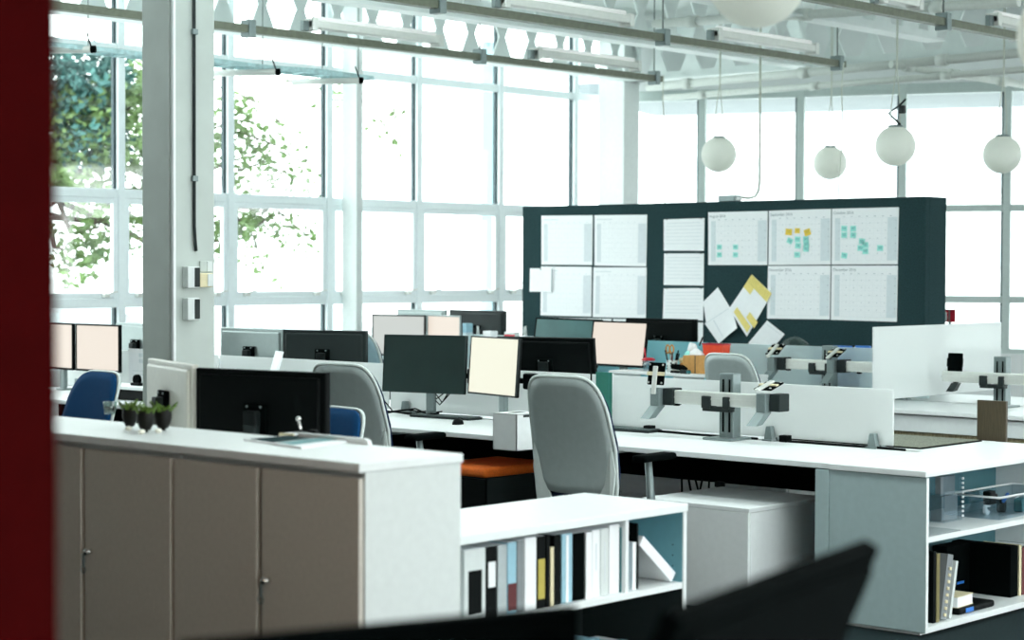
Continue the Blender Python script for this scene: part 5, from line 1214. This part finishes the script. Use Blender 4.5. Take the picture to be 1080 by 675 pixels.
b = MB(); patch(b, S, .93, .98, .02, 1.0); obj('dark_edge', b, M['ink'], S.t); pin(571, 284, 'pin holding the small white card', 'darkgrey')
# loose tilted sheets
S = sheet('loose_sheet', 'white sheet pinned askew with a creased sheet over it, right of the landscape sheets', 'sheet', [(757, 303), (770, 324.5), (745, 343), (741.5, 318.5)], 'loose tilted sheets', .008)
S = sheet('loose_sheet', 'creased white sheet hanging over the askew one', 'sheet', [(743, 341), (770, 323.5), (779.5, 346), (758, 362.5)], 'loose tilted sheets', .014, curl=.03); b = MB(); patch(b, S, .05, .95, .02, .05, .002); patch(b, S, .3, .33, .1, .9, .002); obj('crease', b, M['print_'], S.t)
S = sheet('loose_sheet', 'tilted white sheet with yellow printed bands, left of November', 'sheet', [(793, 289.5), (814, 309.5), (788.5, 355), (769, 325.5)], 'loose tilted sheets', .010, curl=.012)
b = MB(); patch(b, S, 0, 1, 0, .20, .003); patch(b, S, 0.0, .35, .2, .36, .003); patch(b, S, .66, 1.08, .62, .76, .004); patch(b, S, .2, .95, .80, .94, .004); obj('yellow_bands', b, M['paleyellow'], S.t)
b = MB()
for k in range(6): patch(b, S, .05, .95, .03 + .03 * k, .036 + .03 * k, .0036)
obj('printed_lines', b, M['olive'], S.t)
pin(813, 305, 'pin at the right corner of the yellow printed sheet', 'chrome')
S = sheet('loose_sheet', 'plain tilted white sheet just above the empty arms', 'sheet', [(809, 338), (827.5, 352.5), (812, 372), (789, 362)], 'loose tilted sheets', .008, curl=.02); b = MB(); patch(b, S, .1, .9, .1, .12, .002); obj('fold', b, M['print_'], S.t)
# sticky notes
def note(S, cx, cy, colr, label, tilt=0., s=.026):
    px, py = 740 + cx / 4.823, 210 + cy / 4.823; p = on(px, py, 'x', BXX - .0065); t = thing('sticky_note', label, 'sticky note', p, 0, 'sticky notes on the calendars')
    mt = Matrix.Rotation(R(tilt), 4, 'X'); b = MB(); b.box(-.001, 0, -s, s, -s * .8, s * .9, mtx=mt); obj('note', b, M[colr], t)
    b = MB(); b.box(-.0016, -.001, -s * .7, s * .7, s * .25, s * .38, mtx=mt); b.box(-.0016, -.001, -s * .7, s * .4, -s * .15, -s * .02, mtx=mt); obj('handwriting', b, M['teal' if colr == 'mint' else 'olive'], t)
W1 = 'mint sticky note on the '
for i, (x, y) in enumerate(((90, 245), (172, 245), (90, 284), (172, 284))): note(SA, x, y, 'mint', W1 + 'August sheet, ' + ('upper left', 'upper right', 'lower left', 'lower right')[i] + ' of its four', 0, .024)
for i, (x, y, a) in enumerate(((443, 168, 4), (487, 162, 0), (538, 170, -18))): note(SS, x, y, 'yellow', ('left', 'middle', 'right')[i] + ' yellow sticky note on the September sheet', a, .030 if i != 1 else .024)
for i, (x, y, a) in enumerate(((448, 213, 25), (488, 206, 3), (530, 205, 0), (490, 238, 6), (532, 230, -4), (531, 254, 4), (486, 284, 0))):
    note(SS, x, y, 'mint', W1 + 'September sheet, ' + ('the tilted left one', 'top of the middle stack', 'top of the right stack', 'second of the middle stack', 'second of the right stack', 'lowest of the right stack', 'alone at the bottom')[i], a)
for i, (x, y, a) in enumerate(((725, 151, 3), (771, 151, -3), (725, 184, 0), (771, 184, 4), (815, 216, 5), (833, 235, -6), (808, 250, 3), (833, 266, 0), (908, 250, 2), (725, 288, 8))):
    note(SO, x, y, 'mint', W1 + 'October sheet, ' + ('top left of the block of four', 'top right of the block of four', 'bottom left of the block of four', 'bottom right of the block of four', 'top of the middle cluster', 'right of the middle cluster', 'left of the middle cluster', 'lowest of the middle cluster', 'alone at the right', 'alone at the lower left')[i], a)

# ================================================================== LIGHT, CAMERA
w = bpy.data.worlds.new('sky'); SC.world = w; w.use_nodes = True; nt = w.node_tree
bg = nt.nodes['Background']; tc = nt.nodes.new('ShaderNodeTexCoord'); sp = nt.nodes.new('ShaderNodeSeparateXYZ'); rp_ = nt.nodes.new('ShaderNodeValToRGB')
nt.links.new(tc.outputs['Generated'], sp.inputs[0]); mr = nt.nodes.new('ShaderNodeMapRange'); mr.inputs[1].default_value = -1; mr.inputs[2].default_value = 1
nt.links.new(sp.outputs['Z'], mr.inputs[0]); nt.links.new(mr.outputs[0], rp_.inputs[0])
rp_.color_ramp.elements[0].position = .46; rp_.color_ramp.elements[0].color = (.55, .60, .60, 1); rp_.color_ramp.elements[1].position = .52; rp_.color_ramp.elements[1].color = (.93, 1.0, .995, 1)
nt.links.new(rp_.outputs[0], bg.inputs['Color']); bg.inputs['Strength'].default_value = 3.4
ld = bpy.data.lights.new('warm_fill_spot', 'SPOT'); ld.energy = 21; ld.spot_size = R(84); ld.spot_blend = .35; ld.color = (1.0, .74, .50); ld.shadow_soft_size = .15  # unseen fill light added to warm the cupboard fronts
lo = bpy.data.objects.new('warm_fill_spot', ld); COL.objects.link(lo); lo.location = (1.9, 2.9, 2.5); lo.rotation_euler = Vector((1.97, 1.75, -1.9)).to_track_quat('-Z', 'Y').to_euler()
cam = bpy.data.cameras.new('camera'); co = bpy.data.objects.new('camera', cam); COL.objects.link(co); SC.camera = co
cam.sensor_width = 36; cam.lens = 36 * FPX / 1080; cam.clip_start = .05; cam.clip_end = 600
m3 = Matrix((CR, CU, -CF)).transposed(); co.matrix_world = Matrix.Translation(CC) @ m3.to_4x4()
cam.dof.use_dof = True; cam.dof.focus_distance = 10.3; cam.dof.aperture_fstop = 2.8
SC.view_settings.view_transform = 'Standard'; SC.view_settings.look = 'None'; SC.view_settings.exposure = .85; SC.view_settings.gamma = 1
SC.view_settings.use_curve_mapping = False
SC.cycles.use_denoising = True
SC.cycles.max_bounces = 8; SC.cycles.diffuse_bounces = 5; SC.cycles.glossy_bounces = 3; SC.cycles.transparent_max_bounces = 16; SC.cycles.transmission_bounces = 6
SC.cycles.caustics_reflective = False; SC.cycles.caustics_refractive = False
